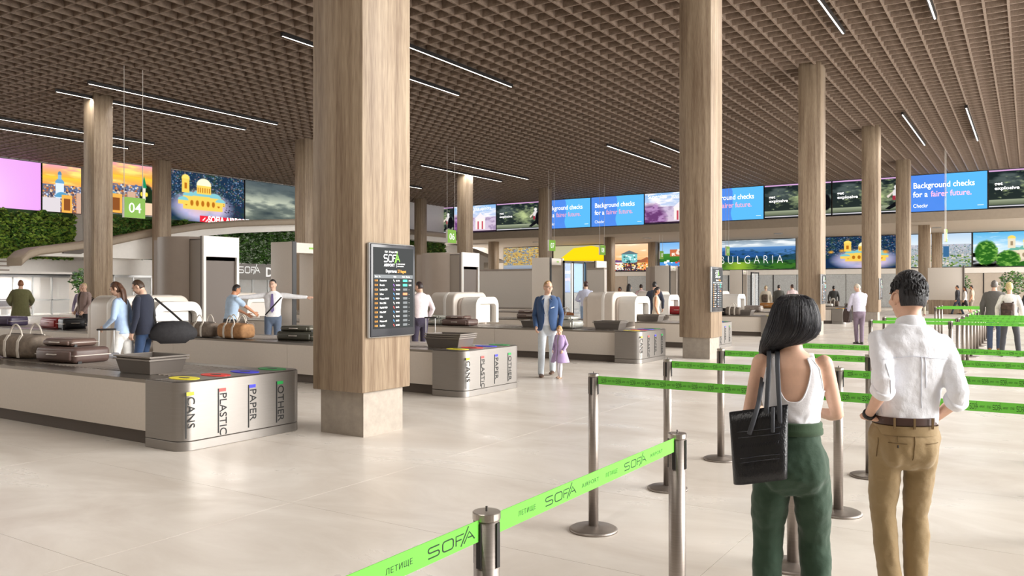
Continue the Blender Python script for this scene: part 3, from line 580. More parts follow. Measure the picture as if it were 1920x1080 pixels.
# ------------------------------------------------------------------ queue barriers
post = thing('barrier_post', 'x', 'post', (0,0,0), 0, 'queue barrier posts')
MB().lathe((0,0), [(.165,0),(.165,.012),(.15,.02),(.05,.03),(.034,.034)], 40).build('base', M_POST, post, True)
o = MB().lathe((0,0), [(.034,.02),(.034,1.05)], 28).build('pole', M_POST, post, True)
o = MB().lathe((0,0), [(.0365,1.05),(.037,1.052),(.037,1.068),(.035,1.07),(.001,1.07)], 28).build('cap', mat('cap_steel','b5aea7',.3,1), post, False)
MB().box(-.0375,-.007,.93,.0375,.007,1.045).box(-.007,-.0375,.93,.007,.0375,1.045).build('belt_slot', M_DARK, post)
MB().lathe((0,0), [(.003,1.07),(.003,1.083)], 8).build('pin', M_STEELD, o)
base_post = post
def posts(X, Ys, labs, first=[True]):
    for y, l in zip(Ys, labs):
        if first[0]: base_post.location = (X, y, 0); base_post['label'] = l; first[0] = False
        else: dup(base_post, (X, y, 0), 0, l)
posts(-1.19, [1.73, 3.08], ['nearest steel barrier post, cut off by the bottom edge', 'second nearest steel barrier post, where the front green belt ends'])
posts(-1.19, [.38], ['steel barrier post just outside the lower left where the front belt starts'])
posts(-2.505, [4.93, 6.27, 7.63, 9.1], ['leftmost steel barrier post, standing alone on the open floor', 'barrier post behind and right of the leftmost one', 'barrier post starting the third belt, in front of the second column', 'barrier post at the left shoulder of the woman in the tank top'])
posts(-1.18, [4.92, 6.27, 7.65, 9.1], ['barrier post seen between the legs of the woman in green trousers', 'barrier post between the woman and the man', 'barrier post directly left of the man in the white shirt', 'barrier post hidden behind the man in the white shirt'])
posts(.2, [4.92, 6.27, 7.65, 9.1], ['barrier post off the right edge, first row', 'barrier post off the right edge, second row', 'barrier post off the right edge, third row', 'barrier post off the right edge, fourth row'])
posts(-2.5, [16.3, 18.0], ['barrier post right of the bald man', 'barrier post close behind the one beside the bald man'])
blk2 = [16.3, 18.0, 19.5, 20.9]+[22.3+1.4*k for k in range(7)]
ordn = ['first','second','third','fourth','fifth','sixth','seventh','eighth','ninth','tenth','eleventh']
posts(-1.18, blk2, ['%s barrier post of the dense row right of the man in the white shirt' % n for n in ordn])
posts(.2, blk2[:4], ['%s barrier post of the row off the right edge behind the belts' % n for n in ordn[:4]])
posts(-2.52, [28.9, 30.0, 31.1], ['%s thin far barrier post above the middle green belts' % n for n in ordn[:3]])
posts(-1.25, [32.3+1.3*k for k in range(8)], ['%s far barrier post below the walking couple' % n for n in ordn[:8]])
posts(-1.2, [46, 47.4, 48.8, 50.2], ['%s farthest barrier post by the back wall' % n for n in ordn[:4]])

def ribbon(name, a, b, lab, unit, sx, mb_unit=None, txt=True, grp=None, z=(1.0,1.055), phase=0):
    ax = 'X' if abs(b[0]-a[0]) > abs(b[1]-a[1]) else 'Y'; L = math.hypot(b[0]-a[0], b[1]-a[1])-.074
    t = thing(name, lab, 'belt', (a[0]+(.037 if ax == 'X' else 0), a[1]+(.037 if ax == 'Y' else 0), z[0]), 0 if ax == 'X' else PI/2, grp)
    h = z[1]-z[0]
    MB().box(0, -.0012, 0, L, .0012, h).build('webbing', M_GREENB, t)
    if not txt: return t
    if unit > .3:
        for k in range(-1, int(L/unit)+2):
            for (me, dx) in mb_unit:
                x0 = k*unit+phase+dx
                if x0 < -.0 or x0+me[2] > L: continue
                MB().add([(x0+v[0], -.0016, v[1]) for v in me[0]], me[1]).build('lettering', M_INK, t)
        return t
    k0 = -2; vs = []; mb = MB()
    for k in range(-1, int(L/unit)+2):
        x0 = k*unit+phase
        for (me, dx) in mb_unit:
            if x0+dx < .01 or x0+dx+me[2] > L: continue
            o = len(mb.v); mb.v += [(x0+dx+v[0], -.0016, v[1]) for v in me[0]]; mb.f += [tuple(i+o for i in f) for f in me[1]]; mb.mi += [0]*len(me[1])
    if mb.v: mb.build('lettering', M_INK, t)
    return t
def flat_text(body, size, w, zb):
    c = bpy.data.curves.new('t', 'FONT'); c.body = body; c.size = size; c.offset = .0; c.resolution_u = 2; c.space_character = 1.12
    t = bpy.data.objects.new('t', c); COL.objects.link(t); me = bpy.data.meshes.new_from_object(t); bpy.data.objects.remove(t)
    xs = [v.co.x for v in me.vertices]; k = w/(max(xs)-min(xs)); m0 = min(xs)
    return ([((v.co.x-m0)*k, v.co.y+zb) for v in me.vertices], [tuple(p.vertices) for p in me.polygons], w)
def flat_logo(h, w, zb):
    mb = logo_mesh(h, .15); W_ = max(v[0] for v in mb.v); return ([(v[0]*w/W_, v[1]+zb) for v in mb.v], mb.f, w)
U1 = [(flat_text('ЛЕТИЩЕ', .019, .092, .02), 0), (flat_logo(.024, .19, .014), .149), (flat_text('AIRPORT', .019, .12, .02), .375)]
k_ = .106/.545
U2 = [(flat_text('ЛЕТИЩЕ', .017, .092*k_, .02), 0), (flat_logo(.024, .04, .014), .027), (flat_text('AIRPORT', .017, .12*k_, .02), .375*k_)]
ribbon('queue_belt', (-1.19,1.73), (-1.19,3.08), 'bright green printed belt between the two nearest posts', .545, 1, U1, phase=.116+0.0)
ribbon('queue_belt', (-1.19,.38), (-1.19,1.73), 'bright green printed belt running out at the bottom edge', .545, 1, U1, phase=1.337-.38-.037)
for i, y in enumerate((4.925, 6.27, 7.64, 9.1)):
    n = ['nearest','second','third','fourth'][i]
    ribbon('queue_belt', (-2.505,y), (-1.18,y), '%s cross belt, left stretch beside the woman in the tank top' % n, .106, 1, U2, phase=.0)
    ribbon('queue_belt', (-1.18,y), (.2,y), '%s cross belt, right stretch passing behind the man in the white shirt' % n, .106, 1, U2)
for i, y in enumerate(blk2[:4]):
    ribbon('queue_belt', (-1.18,y), (.2,y), '%s green belt of the dense rows at the right' % ordn[i], .106, 1, U2, txt=i < 4)
for i in range(3, 10): ribbon('queue_belt', (-1.18,blk2[i]), (-1.18,blk2[i+1]), 'short belt along the %s gap of the dense post row' % ordn[i-3], .106, 1, U2, txt=False)
for i, y in enumerate((16.3, 18.0)): ribbon('queue_belt', (-2.5,y), (-1.18,y), ['green belt right of the bald man','green belt behind the one beside the bald man'][i], .106, 1, U2, txt=False)
for i, y in enumerate((28.9, 30.0, 31.1)): ribbon('queue_belt', (-2.52,y), (-1.18,y), '%s far green belt under the raised board' % ordn[i], .1, 1, U2, txt=False)
ribbon('queue_belt', (-1.25,40.1), (.2,40.1), 'far green belt at the shorts of the walking pair', .1, 1, U2, txt=False)
for i, y in enumerate((46, 47.4, 48.8)): ribbon('queue_belt', (-1.2,y), (.2,y), '%s tiny green belt by the back wall' % ordn[i], .1, 1, U2, txt=False)

# ------------------------------------------------------------------ recycling bins
def bin_unit(y0, lab, first=None):
    if first: return dup(first, (-7.16, y0, 0), 0, lab)
    t = thing('recycling_station', lab, 'bin', (-7.16, y0, 0)); W = 1.62; D = .6; r = .16
    def outline(g=0):
        return [(-D, g)]+[(-r+(r-g)*math.cos(R(a)), r-(r-g)*math.sin(R(-a))*-1*-1 if False else r+(r-g)*math.sin(R(a))) for a in range(-90, 1, 10)]+[(-r+(r-g)*math.cos(R(a)), W-r+(r-g)*math.sin(R(a))) for a in range(0, 91, 10)]+[(-D, W-g)]
    def shell(name, z0, z1, g, m):
        o = MB().prism(outline(g), z0, z1).build(name, m, t); o.modifiers.new('b', 'BEVEL').width = .004
        for i, p in enumerate(o.data.polygons): p.use_smooth = i >= 2
        es = o.modifiers.new('e', 'EDGE_SPLIT'); es.split_angle = R(30); return o
    shell('base', 0, .095, .0, M_STEEL); shell('body', .1, .70, .0, M_STEEL); shell('rim', .095, .1, .012, M_STEELD); shell('top_panel', .70, .708, .012, mat('bin_top', '6e6660', .3, .6))
    cols4 = [('CANS','f0e02c'),('PLASTIC','e8352c'),('PAPER','3a3ce0'),('OTHER','1f9a48')]
    for i, (w, c) in enumerate(cols4):
        y = .05+.388*i; m = mat('bin_'+w.lower(), c, .5); tm = mat('bin_tag_'+w.lower(), c if i != 1 else 'f0504c', .5)
        MB().box(0, y, .135, .004, y+.014, .60).build('stripe', M_BTXT, t)
        tg = MB().box(0, y+.014, .565, .004, y+.1, .60).build('colour_tag', tm, t)
        o = text(w, .125, M_BTXT, tg, (.003, y+.025, .555), rot=(PI/2, PI/2, PI/2), sx=1.0 if i != 1 else .98, ext=.001)
        # opening on the top: coloured lens with a dark slot
        cy = y+.2; mb = MB(); n = 28
        mb.prism([(-.30+.2*math.cos(2*PI*k/n), cy+.12*math.sin(2*PI*k/n)) for k in range(n)], .708, .714); fp = mb.build('flap', m, t)
        MB().prism([(-.30+.08*math.cos(2*PI*k/n), cy+.035*math.sin(2*PI*k/n)) for k in range(n)], .714, .716).build('slot', M_DARK, fp)
    return t
b0 = bin_unit(5.0, 'nearest steel recycling station with CANS, PLASTIC, PAPER and OTHER labels')
lanesA = [5.0, 16.4, 28.0, 39.7]; lanesB = [9.82, 21.35, 33.0, 44.8]
for y, l in ((9.8, 'steel recycling station right of the front column'), (16.3, 'steel recycling station behind the leftmost barrier post'), (21.3, 'steel recycling station half hidden behind the second column'), (27.9, 'steel recycling station left of the woman with long black hair'), (33.0, 'steel recycling station hidden behind the woman and third column'), (39.7, 'far steel recycling station beside the bald man'), (44.7, 'farthest recycling station behind the fourth column')):
    bin_unit(y, l, b0)

# ------------------------------------------------------------------ conveyors
def conveyor(y0, x0, x1, lab, near=False):
    t = thing('conveyor', lab, 'conveyor', (0, y0, 0)); W = 1.5
    MB().box(x0, .06, 0, x1, W-.06, .15).build('plinth', M_PLINTH, t)
    step = 3.3; x = x1
    while x > x0+.01:
        a = max(x-step, x0)
        MB().box(a+.003, .0, .15, x-.003, .04, .655).build('front_panel', M_PANEL, t); MB().box(a+.003, W-.04, .15, x-.003, W, .655).build('back_panel', M_PANEL, t); x -= step
    MB().box(x0, .0, .655, x1, .36, .69).build('front_ledge', mat('ledge_steel', '8f8880', .3, .85), t)
    MB().box(x0, W-.2, .655, x1, W, .69).build('back_ledge', mat('ledge_steel', '8f8880'), t)
    MB().box(x0, .04, .16, x1, W-.04, .65).build('frame', M_PLINTH, t)
    MB().box(x0, .36, .64, x1, W-.2, .68).build('belt', M_BELT, t)
    mb = MB(); st = .09 if near else .18; n = int((x1-x0)/st)
    for k in range(n): mb.box(x0+k*st, .38, .68, x0+k*st+st*.6, W-.22, .692)
    o = mb.build('roller_slat', M_SLAT, t); o['kind'] = 'stuff'
    if near:
        x = x1-.8
        while x > x0: MB().box(x-.004, .0, .69, x+.004, .36, .6905).build('seam', M_DARK, t); x -= .8
    return t
cv = []
labs = {5.0: [(-31, 'front conveyor lane with cream panels ending at the nearest recycling station')],
 9.82: [(-15.05, 'second cream conveyor lane, behind the long-haired woman and her trolley'), (-31, 'conveyor stretch with purple and red bags left of the big scanner')],
 16.4: [(-31, 'cream conveyor lane behind the man in the blue jacket')],
 21.35: [(-9.55, 'short conveyor in front of the backpack woman with outstretched arms'), (-31, 'conveyor stretch with brown case above the second scanner hood')],
 28.0: [(-11.15, 'short conveyor running behind the second column'), (-22.4, 'conveyor stretch at the red suitcase'), ],
 33.0: [(-10.15, 'conveyor carrying trays behind the third column'), (-31, 'far conveyor stretch behind the red suitcase')],
 39.7: [(-31, 'far conveyor lane left of the bald man')], 44.8: [(-31, 'farthest conveyor lane before the back wall')]}
mach = {9.82: -17.3, 16.4: -13.3, 21.35: -11.25, 28.0: -12.55, 33.0: -12.35}
for y in (5.0, 9.82, 16.4, 21.35, 28.0, 33.0, 39.7, 44.8):
    L = labs[y]; conveyor(y+.05, L[0][0], -7.78, L[0][1], y < 10)
    if len(L) > 1: conveyor(y+.05, L[1][0], mach[y], L[1][1], False)

# x-ray machines
def xray(x0, x1, y0, lab, flip=False, tail=True, zt=1.5, hood_w=None):
    """body from x0 to x1, exit hood at +X end"""
    t = thing('xray_machine', lab, 'scanner', (x0, y0, 0)); L = x1-x0; W = 1.56; hl = min(1.0, L*.36)
    def arch_prof(w0, w1, zt, r, z0=0, n=7):
        return [(w0,z0),(w0,zt-r)]+[(w0+r-r*math.cos(R(90*k/n)), zt-r+r*math.sin(R(90*k/n))) for k in range(1,n+1)]+[(w1-r+r*math.sin(R(90*k/n)), zt-r+r*math.cos(R(90*k/n))) for k in range(0,n)]+[(w1,zt-r),(w1,z0)]
    def arch(name, xa, xb, w0, w1, zt, r, m, z0=0):
        o = MB().prism_x(arch_prof(w0, w1, zt, r, z0)[::-1], xa, xb).build(name, m, t); bev(o, .05, 3); return o
    b = L-hl
    if tail: arch('tail_block', 0, b*.18, 0.02, W-.02, zt-.14, .18, M_CREAM)
    arch('body', b*.17 if tail else 0, b, -.05, W+.05, zt, .25, M_CREAM)
    arch('band', b*.62, b*.76, -.06, W+.06, zt+.006, .25, M_WHITE)
    MB().box(b*.5, W*.45, zt, b*.58, W*.6, zt+.01).build('vent', M_DARK, t)
    arch('hood_collar', b-.02, b+.06, .12, W-.12, zt-.16, .2, M_TAUPE, .5)
    # hood: an arch shell with an opening
    mb = MB(); o_ = arch_prof(.22, W-.22, zt-.13, .25, .68); i_ = arch_prof(.34, W-.34, zt-.32, .12, .68); n = len(o_)
    for xa, xb in ((b+.05, L),):
        v = [(xa,y,z) for y,z in o_]+[(xa,y,z) for y,z in i_]+[(xb,y,z) for y,z in o_]+[(xb,y,z) for y,z in i_]
        f = []
        for k in range(n-1):
            f += [(k,k+1,n+k+1,n+k),(2*n+k,3*n+k,3*n+k+1,2*n+k+1),(k,2*n+k,2*n+k+1,k+1),(n+k,n+k+1,3*n+k+1,3*n+k)]
        f += [(0,n,3*n,2*n),(n-1,2*n-1+0,4*n-1,3*n-1)]
        mb.add(v, f)
    hd = mb.build('hood', M_WHITE, t)
    mat('hood_panel', 'e4ded6', .3)
    MB().box(L-.16, .34, .69, L-.13, W-.46, zt-.33).build('curtain', mat('hood_panel', 'e4ded6'), hd); MB().box(L-.2, W-.46, .69, L-.17, W-.34, zt-.33).build('curtain_gap', M_TAUPED, hd)
    return t
xray(-17.25, -15.1, 9.72, 'big cream x-ray machine behind the couple with the duffel bag')
xray(-14.5, -12.9, 18.02, 'cream x-ray machine left of the man in the blue jacket', zt=1.54)
xray(-11.2, -9.6, 21.3, 'cream x-ray machine behind the woman with outstretched arms', zt=1.55)
xray(-12.5, -11.2, 27.9, 'cream x-ray machine partly behind the second column', zt=1.55)
xray(-12.3, -10.2, 33.0, 'far cream x-ray machine right of the second column', zt=1.55)
xray(-26, -22.45, 18.02, 'cream x-ray machine far left behind the security officers', zt=1.5); xray(-26, -22.45, 28.0, 'cream x-ray machine left of the small woman in orange', zt=1.5)

# body scanner booths and walk-through gates
def booth(y0, lab, x0=-18.4):
    """round scanner booth; its white portal faces +X, its flank faces -Y"""
    t = thing('body_scanner', lab, 'scanner', (x0, y0, 0)); Hh = 3.05
    MB().box(-2.35, .12, 0, -1.85, .3, Hh-.04).build('side_panel', M_TAUPE, t)
    def arcs(cx, cy, r0, r1, a0, a1, z0, z1, n=22):
        o = [(cx+r1*math.cos(R(a0+(a1-a0)*k/n)), cy+r1*math.sin(R(a0+(a1-a0)*k/n))) for k in range(n+1)]; i = [(cx+r0*math.cos(R(a0+(a1-a0)*k/n)), cy+r0*math.sin(R(a0+(a1-a0)*k/n))) for k in range(n, -1, -1)]
        return MB().prism(o+i, z0, z1)
    for a0, a1 in ((196, 318), (42, 164)):
        o = arcs(-1.25, .6, .82, .92, a0, a1, .02, Hh).build('curved_wall', M_TAUPE, t, True); es = o.modifiers.new('e','EDGE_SPLIT'); es.split_angle = R(30)
    MB().lathe((-1.25,.6), [(.95,0),(.95,.05),(.9,.06)], 32).build('floor_plate', M_STEELD, t); MB().lathe((-1.25,.6), [(.9,Hh-.07),(.9,Hh-.01),(.88,Hh)], 32).build('roof', M_TAUPE, t)
    MB().box(-.62, .0, .02, -.1, .12, Hh-.1).build('column_panel', mat('booth_mid', '958a7f', .5), t)
    MB().box(-.1, -.02, 0, -.03, 1.12, Hh).build('jamb', mat('jamb_dark', '6a5f57', .5), t)
    MB().box(-.03, -.02, 0, .04, .06, Hh).box(-.03, 1.04, 0, .04, 1.12, Hh).box(-.03, .06, 2.5, .04, 1.04, Hh).build('portal_frame', M_WHITE, t)
    MB().box(-.6, .06, 2.40, -.03, 1.04, 2.5).build('lintel', M_CREAM, t)
    MB().box(-.34, .06, .02, -.3, .72, 2.4).build('door_leaf', M_TAUPED, t); MB().box(-.38, .73, .02, -.34, .92, 2.4).build('door_leaf', M_TAUPED, t); MB().box(-.36, .93, 0, -.1, 1.03, 2.4).build('side_post', mat('post_black', '3c3531', .4), t)
    return t
booth(13.52, 'round body scanner booth with bright white portal, nearest of its kind'); booth(25.07, 'round body scanner booth right of the departures display'); booth(36.5, 'round body scanner booth between the 08 sign and partition'); booth(48.1, 'far round body scanner booth behind the far leather jacket man')
def gate(y0, lab, x0=-14.5, glass=True):
    """walk-through gate; the passage runs along X between two slabs"""
    t = thing('walk_through_gate', lab, 'gate', (x0, y0, 0))
    rbox('slab', -.74, 0, 0, 0, .11, 2.76, M_PANEL, t, .012, 2); MB().box(0, 0, 0, .02, .12, 2.76).build('edge', M_DARK, t)
    rbox('slab', -.74, .9, 0, 0, 1.0, 2.76, M_PANEL, t, .012, 2); MB().box(0, .9, 0, .02, 1.0, 2.76).build('edge', M_CREAM, t)
    cb = MB().box(-.6, .11, 2.5, -.02, .9, 2.74).build('crossbar', M_CREAM, t); MB().box(-.02, .55, 2.6, -.01, .7, 2.64).build('indicator', M_GREENS, cb)
    if glass:
        for yy, m in ((.05, M_DARK), (.62, M_WHITE), (.72, M_DARK), (1.56, M_DARK)): MB().box(.5, yy, 0, .56, yy+.07, 2.62).build('door_post', m, t)
        MB().box(.5, .05, 2.56, .56, 1.63, 2.64).build('door_frame', M_DARK, t)
        MB().box(.52, .12, .05, .54, .62, 2.56).build('glass_leaf', gl, t); MB().box(.52, .79, .05, .54, 1.56, 2.56).build('glass_leaf', gl, t)
    return t
gate(13.15, 'walk-through metal detector beside the two officers', -14.6, False); gate(24.9, 'walk-through metal detector behind the man in the blue jacket', -14.4); gate(36.5, 'walk-through metal detector behind the woman in the cream dress'); gate(48.1, 'far walk-through metal detector right of the second column')
# blue screen reflection in the glass gate, built as a panel on feet
t = screen('Y', 31.6, -18.0, -16.45, 1.45, 2.8, 'blue', 'panel standing in for the blue advert reflected in the second glass gate')
MB().box(.2, .03, -1.45, .3, .1, 0).box(1.2, .03, -1.45, 1.3, .1, 0).build('stand', M_STEELD, t)
for c_ in [g_ for k_ in t.children for g_ in k_.children]:
    if c_.name.startswith('lettering'): c_.scale = (.17, .45, .4); c_.location.x *= .3
# raised board kiosk
t = thing('raised_board', 'big pale board on a wooden base at the right, behind the far green belts', 'board', (-5.55, 58.5, 0))
rbox('board', 0, 0, .92, 2.0, .25, 3.0, M_PANEL, t, .03, 2); MB().box(0.05, .05, 0, 2.0, .2, .9).build('base', M_WOOD, t); MB().box(2.0, -.05, .85, 2.08, .3, 3.12).build('frame', M_TAUPED, t)
# potted trees by the back wall
def shrub(x, y, lab, s=1.0):
    t = thing('potted_tree', lab, 'plant', (x, y, 0)); MB().lathe((0,0), [(.3,0),(.4,.6),(.36,.6),(.34,.5),(.001,.5)], 24).build('pot', M_STEELD, t)
    MB().limb([(0,0,.45),(.05,0,1.2),(0,.05,1.8)], [.05,.04,.03], 8).build('trunk', M_PLINTH, t)
    sp = []
    for _ in range(700):
        d = Vector((random.gauss(0,1), random.gauss(0,1), random.gauss(0,1))).normalized()*random.uniform(.3,1)**.6; sp.append(((d.x*.9*s, d.y*.9*s, 2.0+d.z*.85*s), 1))
    foliage('foliage', [G[0], G[1], mat('leaf_grey', '7c9480', .7)], sp, leaf=.1, parent=t)
shrub(-4.4, 66, 'leafy potted tree right of the raised board'); shrub(-.9, 64, 'leafy potted tree at the far right edge by the wall'); shrub(-40, 22.5, 'potted tree inside the lounge beside the left column', .8)

# ------------------------------------------------------------------ luggage
def duffel(x, y, z, rz, lab, c, L=.75, D=.38, Hh=.36, strap='d8d0c4', tall=True):
    t = thing('duffel_bag', lab, 'bag', (x, y, z), rz); m = mat('bag_'+c, c, .85, nscale=14, namt=.15, bump=.3); ms = mat('strap_'+strap, strap, .6)
    mb = MB(); rings = []
    for k in range(9):
        u = k/8; xx = (u-.5)*L; q = 1-.12*abs(2*u-1)**3; ring = []
        for j in range(20):
            a = 2*PI*j/20; ca, sa = math.cos(a), math.sin(a); e = .5
            yy = math.copysign(abs(ca)**e, ca)*D/2*q*(1-.14*max(0, sa)); zz = Hh/2+math.copysign(abs(sa)**e, sa)*Hh/2*q
            ring.append((xx*(1+.0), yy+.012*math.sin(k*2.1+j), max(0, zz)+.01*math.sin(k*1.7)*(sa > .5)))
        rings.append(ring)
    mb.loft(rings); o = mb.build('body', m, t, True); o.modifiers.new('s', 'SUBSURF').levels = 1
    for sy in (-1, 1):
        for sx in (-.16, .16):
            mb = MB(); prof = [(sy*(D/2*.97), .02), (sy*(D/2+.008), Hh*.35), (sy*(D/2*.97+.006), Hh*.72), (sy*D*.38, Hh*.97)]
            for a, b in zip(prof[:-1], prof[1:]): mb.quad((sx*L-.022, a[0], a[1]), (sx*L+.022, a[0], a[1]), (sx*L+.022, b[0], b[1]), (sx*L-.022, b[0], b[1]))
            s_ = mb.build('strap', ms, t); md = s_.modifiers.new('s', 'SOLIDIFY'); md.thickness = .012; md.offset = 0
        pts = [(-.16*L+.32*L*k/10, sy*D*.34, Hh*.93+.16*math.sin(PI*k/10)**.7 if 0 < k < 10 else Hh*.93) for k in range(11)]
        MB().limb(pts, [.011]*11, 8).build('handle', mat('handle_'+('beige' if strap == 'd8d0c4' else 'dark'), strap, .6), t, True)
    MB().box(-L*.42, -.006, Hh*.985, L*.42, .006, Hh+.004).build('zipper', M_STEELD, t)
    return t
def case(x, y, z, rz, lab, c, L=.65, D=.45, Hh=.24, metal=False, trim='c8beb4', second=None):
    t = thing('suitcase', lab, 'suitcase', (x, y, z), rz); m = mat('case_'+c, c, .35 if not metal else .3, .5 if metal else 0, nscale=5, namt=.1)
    rbox('shell', -L/2, -D/2, 0, L/2, D/2, Hh, m, t, .055, 4); pk = rbox('front_pocket', -L*.42, -D/2-.03, Hh*.18, L*.42, -D/2+.02, Hh*.8, m, t, .02, 3)
    MB().box(-L/2-.003, -D/2-.002, Hh*.48, L/2+.003, D/2+.002, Hh*.53).build('zipper', mat('trim_'+trim, trim, .4, .3), t)
    MB().limb([(-.09,-D/2-.02,Hh*.55),(-.08,-D/2-.055,Hh*.55),(.08,-D/2-.055,Hh*.55),(.09,-D/2-.02,Hh*.55)], [.01]*4, 8).build('handle', mat('trim_'+trim, trim), pk, True)
    for sx in (-1, 1): MB().box(sx*L*.47-.02, -D*.4, .0, sx*L*.47+.02, -D*.3, .03).build('foot', M_DARK, t)
    return t
def tray(x, y, z, rz, lab, L=.66, W=.46, Hh=.16):
    t = thing('security_tray', lab, 'tray', (x, y, z), rz, 'grey security trays'); k = .86
    mb = MB(); b = [(-L/2*k,-W/2*k),(L/2*k,-W/2*k),(L/2*k,W/2*k),(-L/2*k,W/2*k)]; tp = [(-L/2,-W/2),(L/2,-W/2),(L/2,W/2),(-L/2,W/2)]
    g = .012; n = 4
    v = [(p[0],p[1],0) for p in b]+[(p[0],p[1],Hh) for p in tp]+[(p[0]*.97,p[1]*.96,Hh) for p in tp]+[(p[0]*.95,p[1]*.95,g) for p in b]
    f = [(0,3,2,1),(12,13,14,15)]
    for i in range(4):
        j = (i+1)%4; f += [(i,j,4+j,4+i),(4+i,4+j,8+j,8+i),(8+i,8+j,12+j,12+i)]
    mb.add(v, f).build('shell', mat('tray_grey', '6b645e', .45), t)
    mb = MB(); e = .02
    mb.box(-L/2-e,-W/2-e,Hh-.008,L/2+e,-W/2+.005,Hh+.008).box(-L/2-e,W/2-.005,Hh-.008,L/2+e,W/2+e,Hh+.008).box(-L/2-e,-W/2,Hh-.008,-L/2+.005,W/2,Hh+.008).box(L/2-.005,-W/2,Hh-.008,L/2+e,W/2,Hh+.008)
    mb.build('rim', mat('tray_rim', '857d75', .4), t); return t
def traystack(x, y, z, rz, where, n=3):
    t0 = tray(x, y, z, rz, 'grey tray, %s of the stack %s' % ('bottom' if n > 1 else 'single one', where))
    if n == 1: t0['label'] = 'single grey security tray '+where
    for k in range(1, n): dup(t0, (x+.01*k, y, z+.032*k), rz, 'grey tray, %s of the stack %s' % (['', 'middle' if n > 2 else 'top', 'top'][k], where))
ZB = .692
duffel(-11.7, 5.75, ZB, R(8), 'taupe duffel bag with pale straps on the front conveyor', '8d8073', .85, .42, .33)
case(-10.6, 5.8, ZB, R(4), 'brown leather suitcase lying on the front conveyor', '6b5650', .85, .5, .2)
case(-10.75, 5.85, ZB+.2, R(6), 'smaller brown case lying on top of the front brown suitcase', '755f56', .6, .38, .1)
traystack(-8.5, 5.55, ZB, R(0), 'at the end of the front conveyor', 2)
case(-22.4, 10.5, ZB, R(10), 'dark purple soft bag on the far left belt', '4a3f58', 1.1, .5, .24)
case(-19.75, 10.45, ZB, R(-5), 'glossy red suitcase left of the x-ray machine', '9c1f22', .9, .45, .26, trim='d8a8a0'); case(-19.05, 10.4, ZB, R(80), 'black hard case next to the red suitcase at left', '222226', .5, .4, .26)
duffel(-13.72, 10.12, ZB, R(0), 'leftmost of three duffels by the white scanner hood, grey brown', '84776b', .72, .36, .3)
duffel(-13.35, 10.62, ZB, R(6), 'middle duffel by the officers, dark grey brown', '786b60', .7, .36, .3)
duffel(-12.82, 10.15, ZB, R(0), 'tan orange duffel bag in front of the officers', 'b5875c', .78, .38, .3)
case(-11.35, 10.5, ZB, R(5), 'dark olive case against the front column', '4c4c42', .9, .5, .17); case(-11.4, 10.5, ZB+.17, R(8), 'flat dark green bag on top of the olive case', '565448', .7, .4, .1)
traystack(-7.95, 10.5, ZB, R(3), 'right of the front column', 3)
case(-13.3, 16.95, ZB, R(0), 'silver grey case behind the man in the pink shirt', 'a9aaa4', .8, .5, .17, True); case(-13.35, 16.95, ZB+.17, R(3), 'small silver bag on the silver case behind the pink shirt man', 'b2b2aa', .6, .4, .08, True)
case(-12.5, 16.95, ZB, R(3), 'brown case beside the silver one, before the scanner hood', '6b5650', .85, .5, .17); case(-12.55, 16.95, ZB+.17, R(5), 'flat brown bag on the brown case before the hood', '755f56', .6, .38, .08)
traystack(-10.35, 17.25, ZB, R(0), 'left of the man in the blue jacket', 1)
case(-9.45, 17.1, ZB, R(-3), 'big white silver case right of the blue jacket man', 'c8c8c0', .75, .5, .2, True, 'e8e8e0'); case(-9.5, 17.15, ZB+.2, R(0), 'small white case on top of the big silver case', 'd2d2ca', .6, .4, .1, True, 'e8e8e0')
traystack(-8.3, 17.2, ZB, R(2), 'before the third recycling station', 2)
case(-13.4, 22.1, ZB, R(4), 'brown case on the belt above the scanner hood', '6a5850', .95, .5, .17); case(-13.5, 22.1, ZB+.17, R(6), 'flat bag on the brown case above the hood', '746058', .7, .4, .1)
duffel(-12.2, 22.1, ZB, R(0), 'small tan bag left of the blue jacket man', 'b07850', .5, .3, .22)
case(-11.0, 28.6, ZB, R(3), 'red suitcase right of the man in jeans', '9a2226', .75, .45, .3, trim='e0c8c0')
traystack(-9.35, 22.1, ZB, R(0), 'at the hand of the backpack woman', 2)
case(-10.2, 28.5, ZB, R(0), 'dark grey duffel case held by the backpack woman', '4c4844', .6, .4, .35); case(-9.3, 28.6, ZB, R(4), 'black case right of the woman in the dress', '1e1e20', .5, .4, .25)
duffel(-8.9, 28.5, ZB, R(0), 'brown grey duffel at the left edge of the second column', '6e645a', .55, .35, .3)
case(-9.7, 33.8, ZB, R(0), 'grey case right of the departures display on the second column', '8a8078', .7, .4, .25); case(-10.9, 40.4, ZB, R(0), 'small orange brown case far behind the display', 'b07840', .7, .4, .25)
traystack(-8.6, 28.7, ZB, R(0), 'left of the woman with black hair', 2); traystack(-9.0, 40.4, ZB, R(0), 'right of the third column', 1)
case(-9.4, 45.5, ZB, R(0), 'white case on the far belt left of the bald man', 'd8d4cc', 1.1, .4, .15); duffel(-8.9, 45.9, ZB, R(0), 'small brown duffel on the far belt left of the bald man', '5c5048', .6, .35, .3); traystack(-7.9, 45.5, ZB, R(0), 'farthest, just left of the bald man', 1)

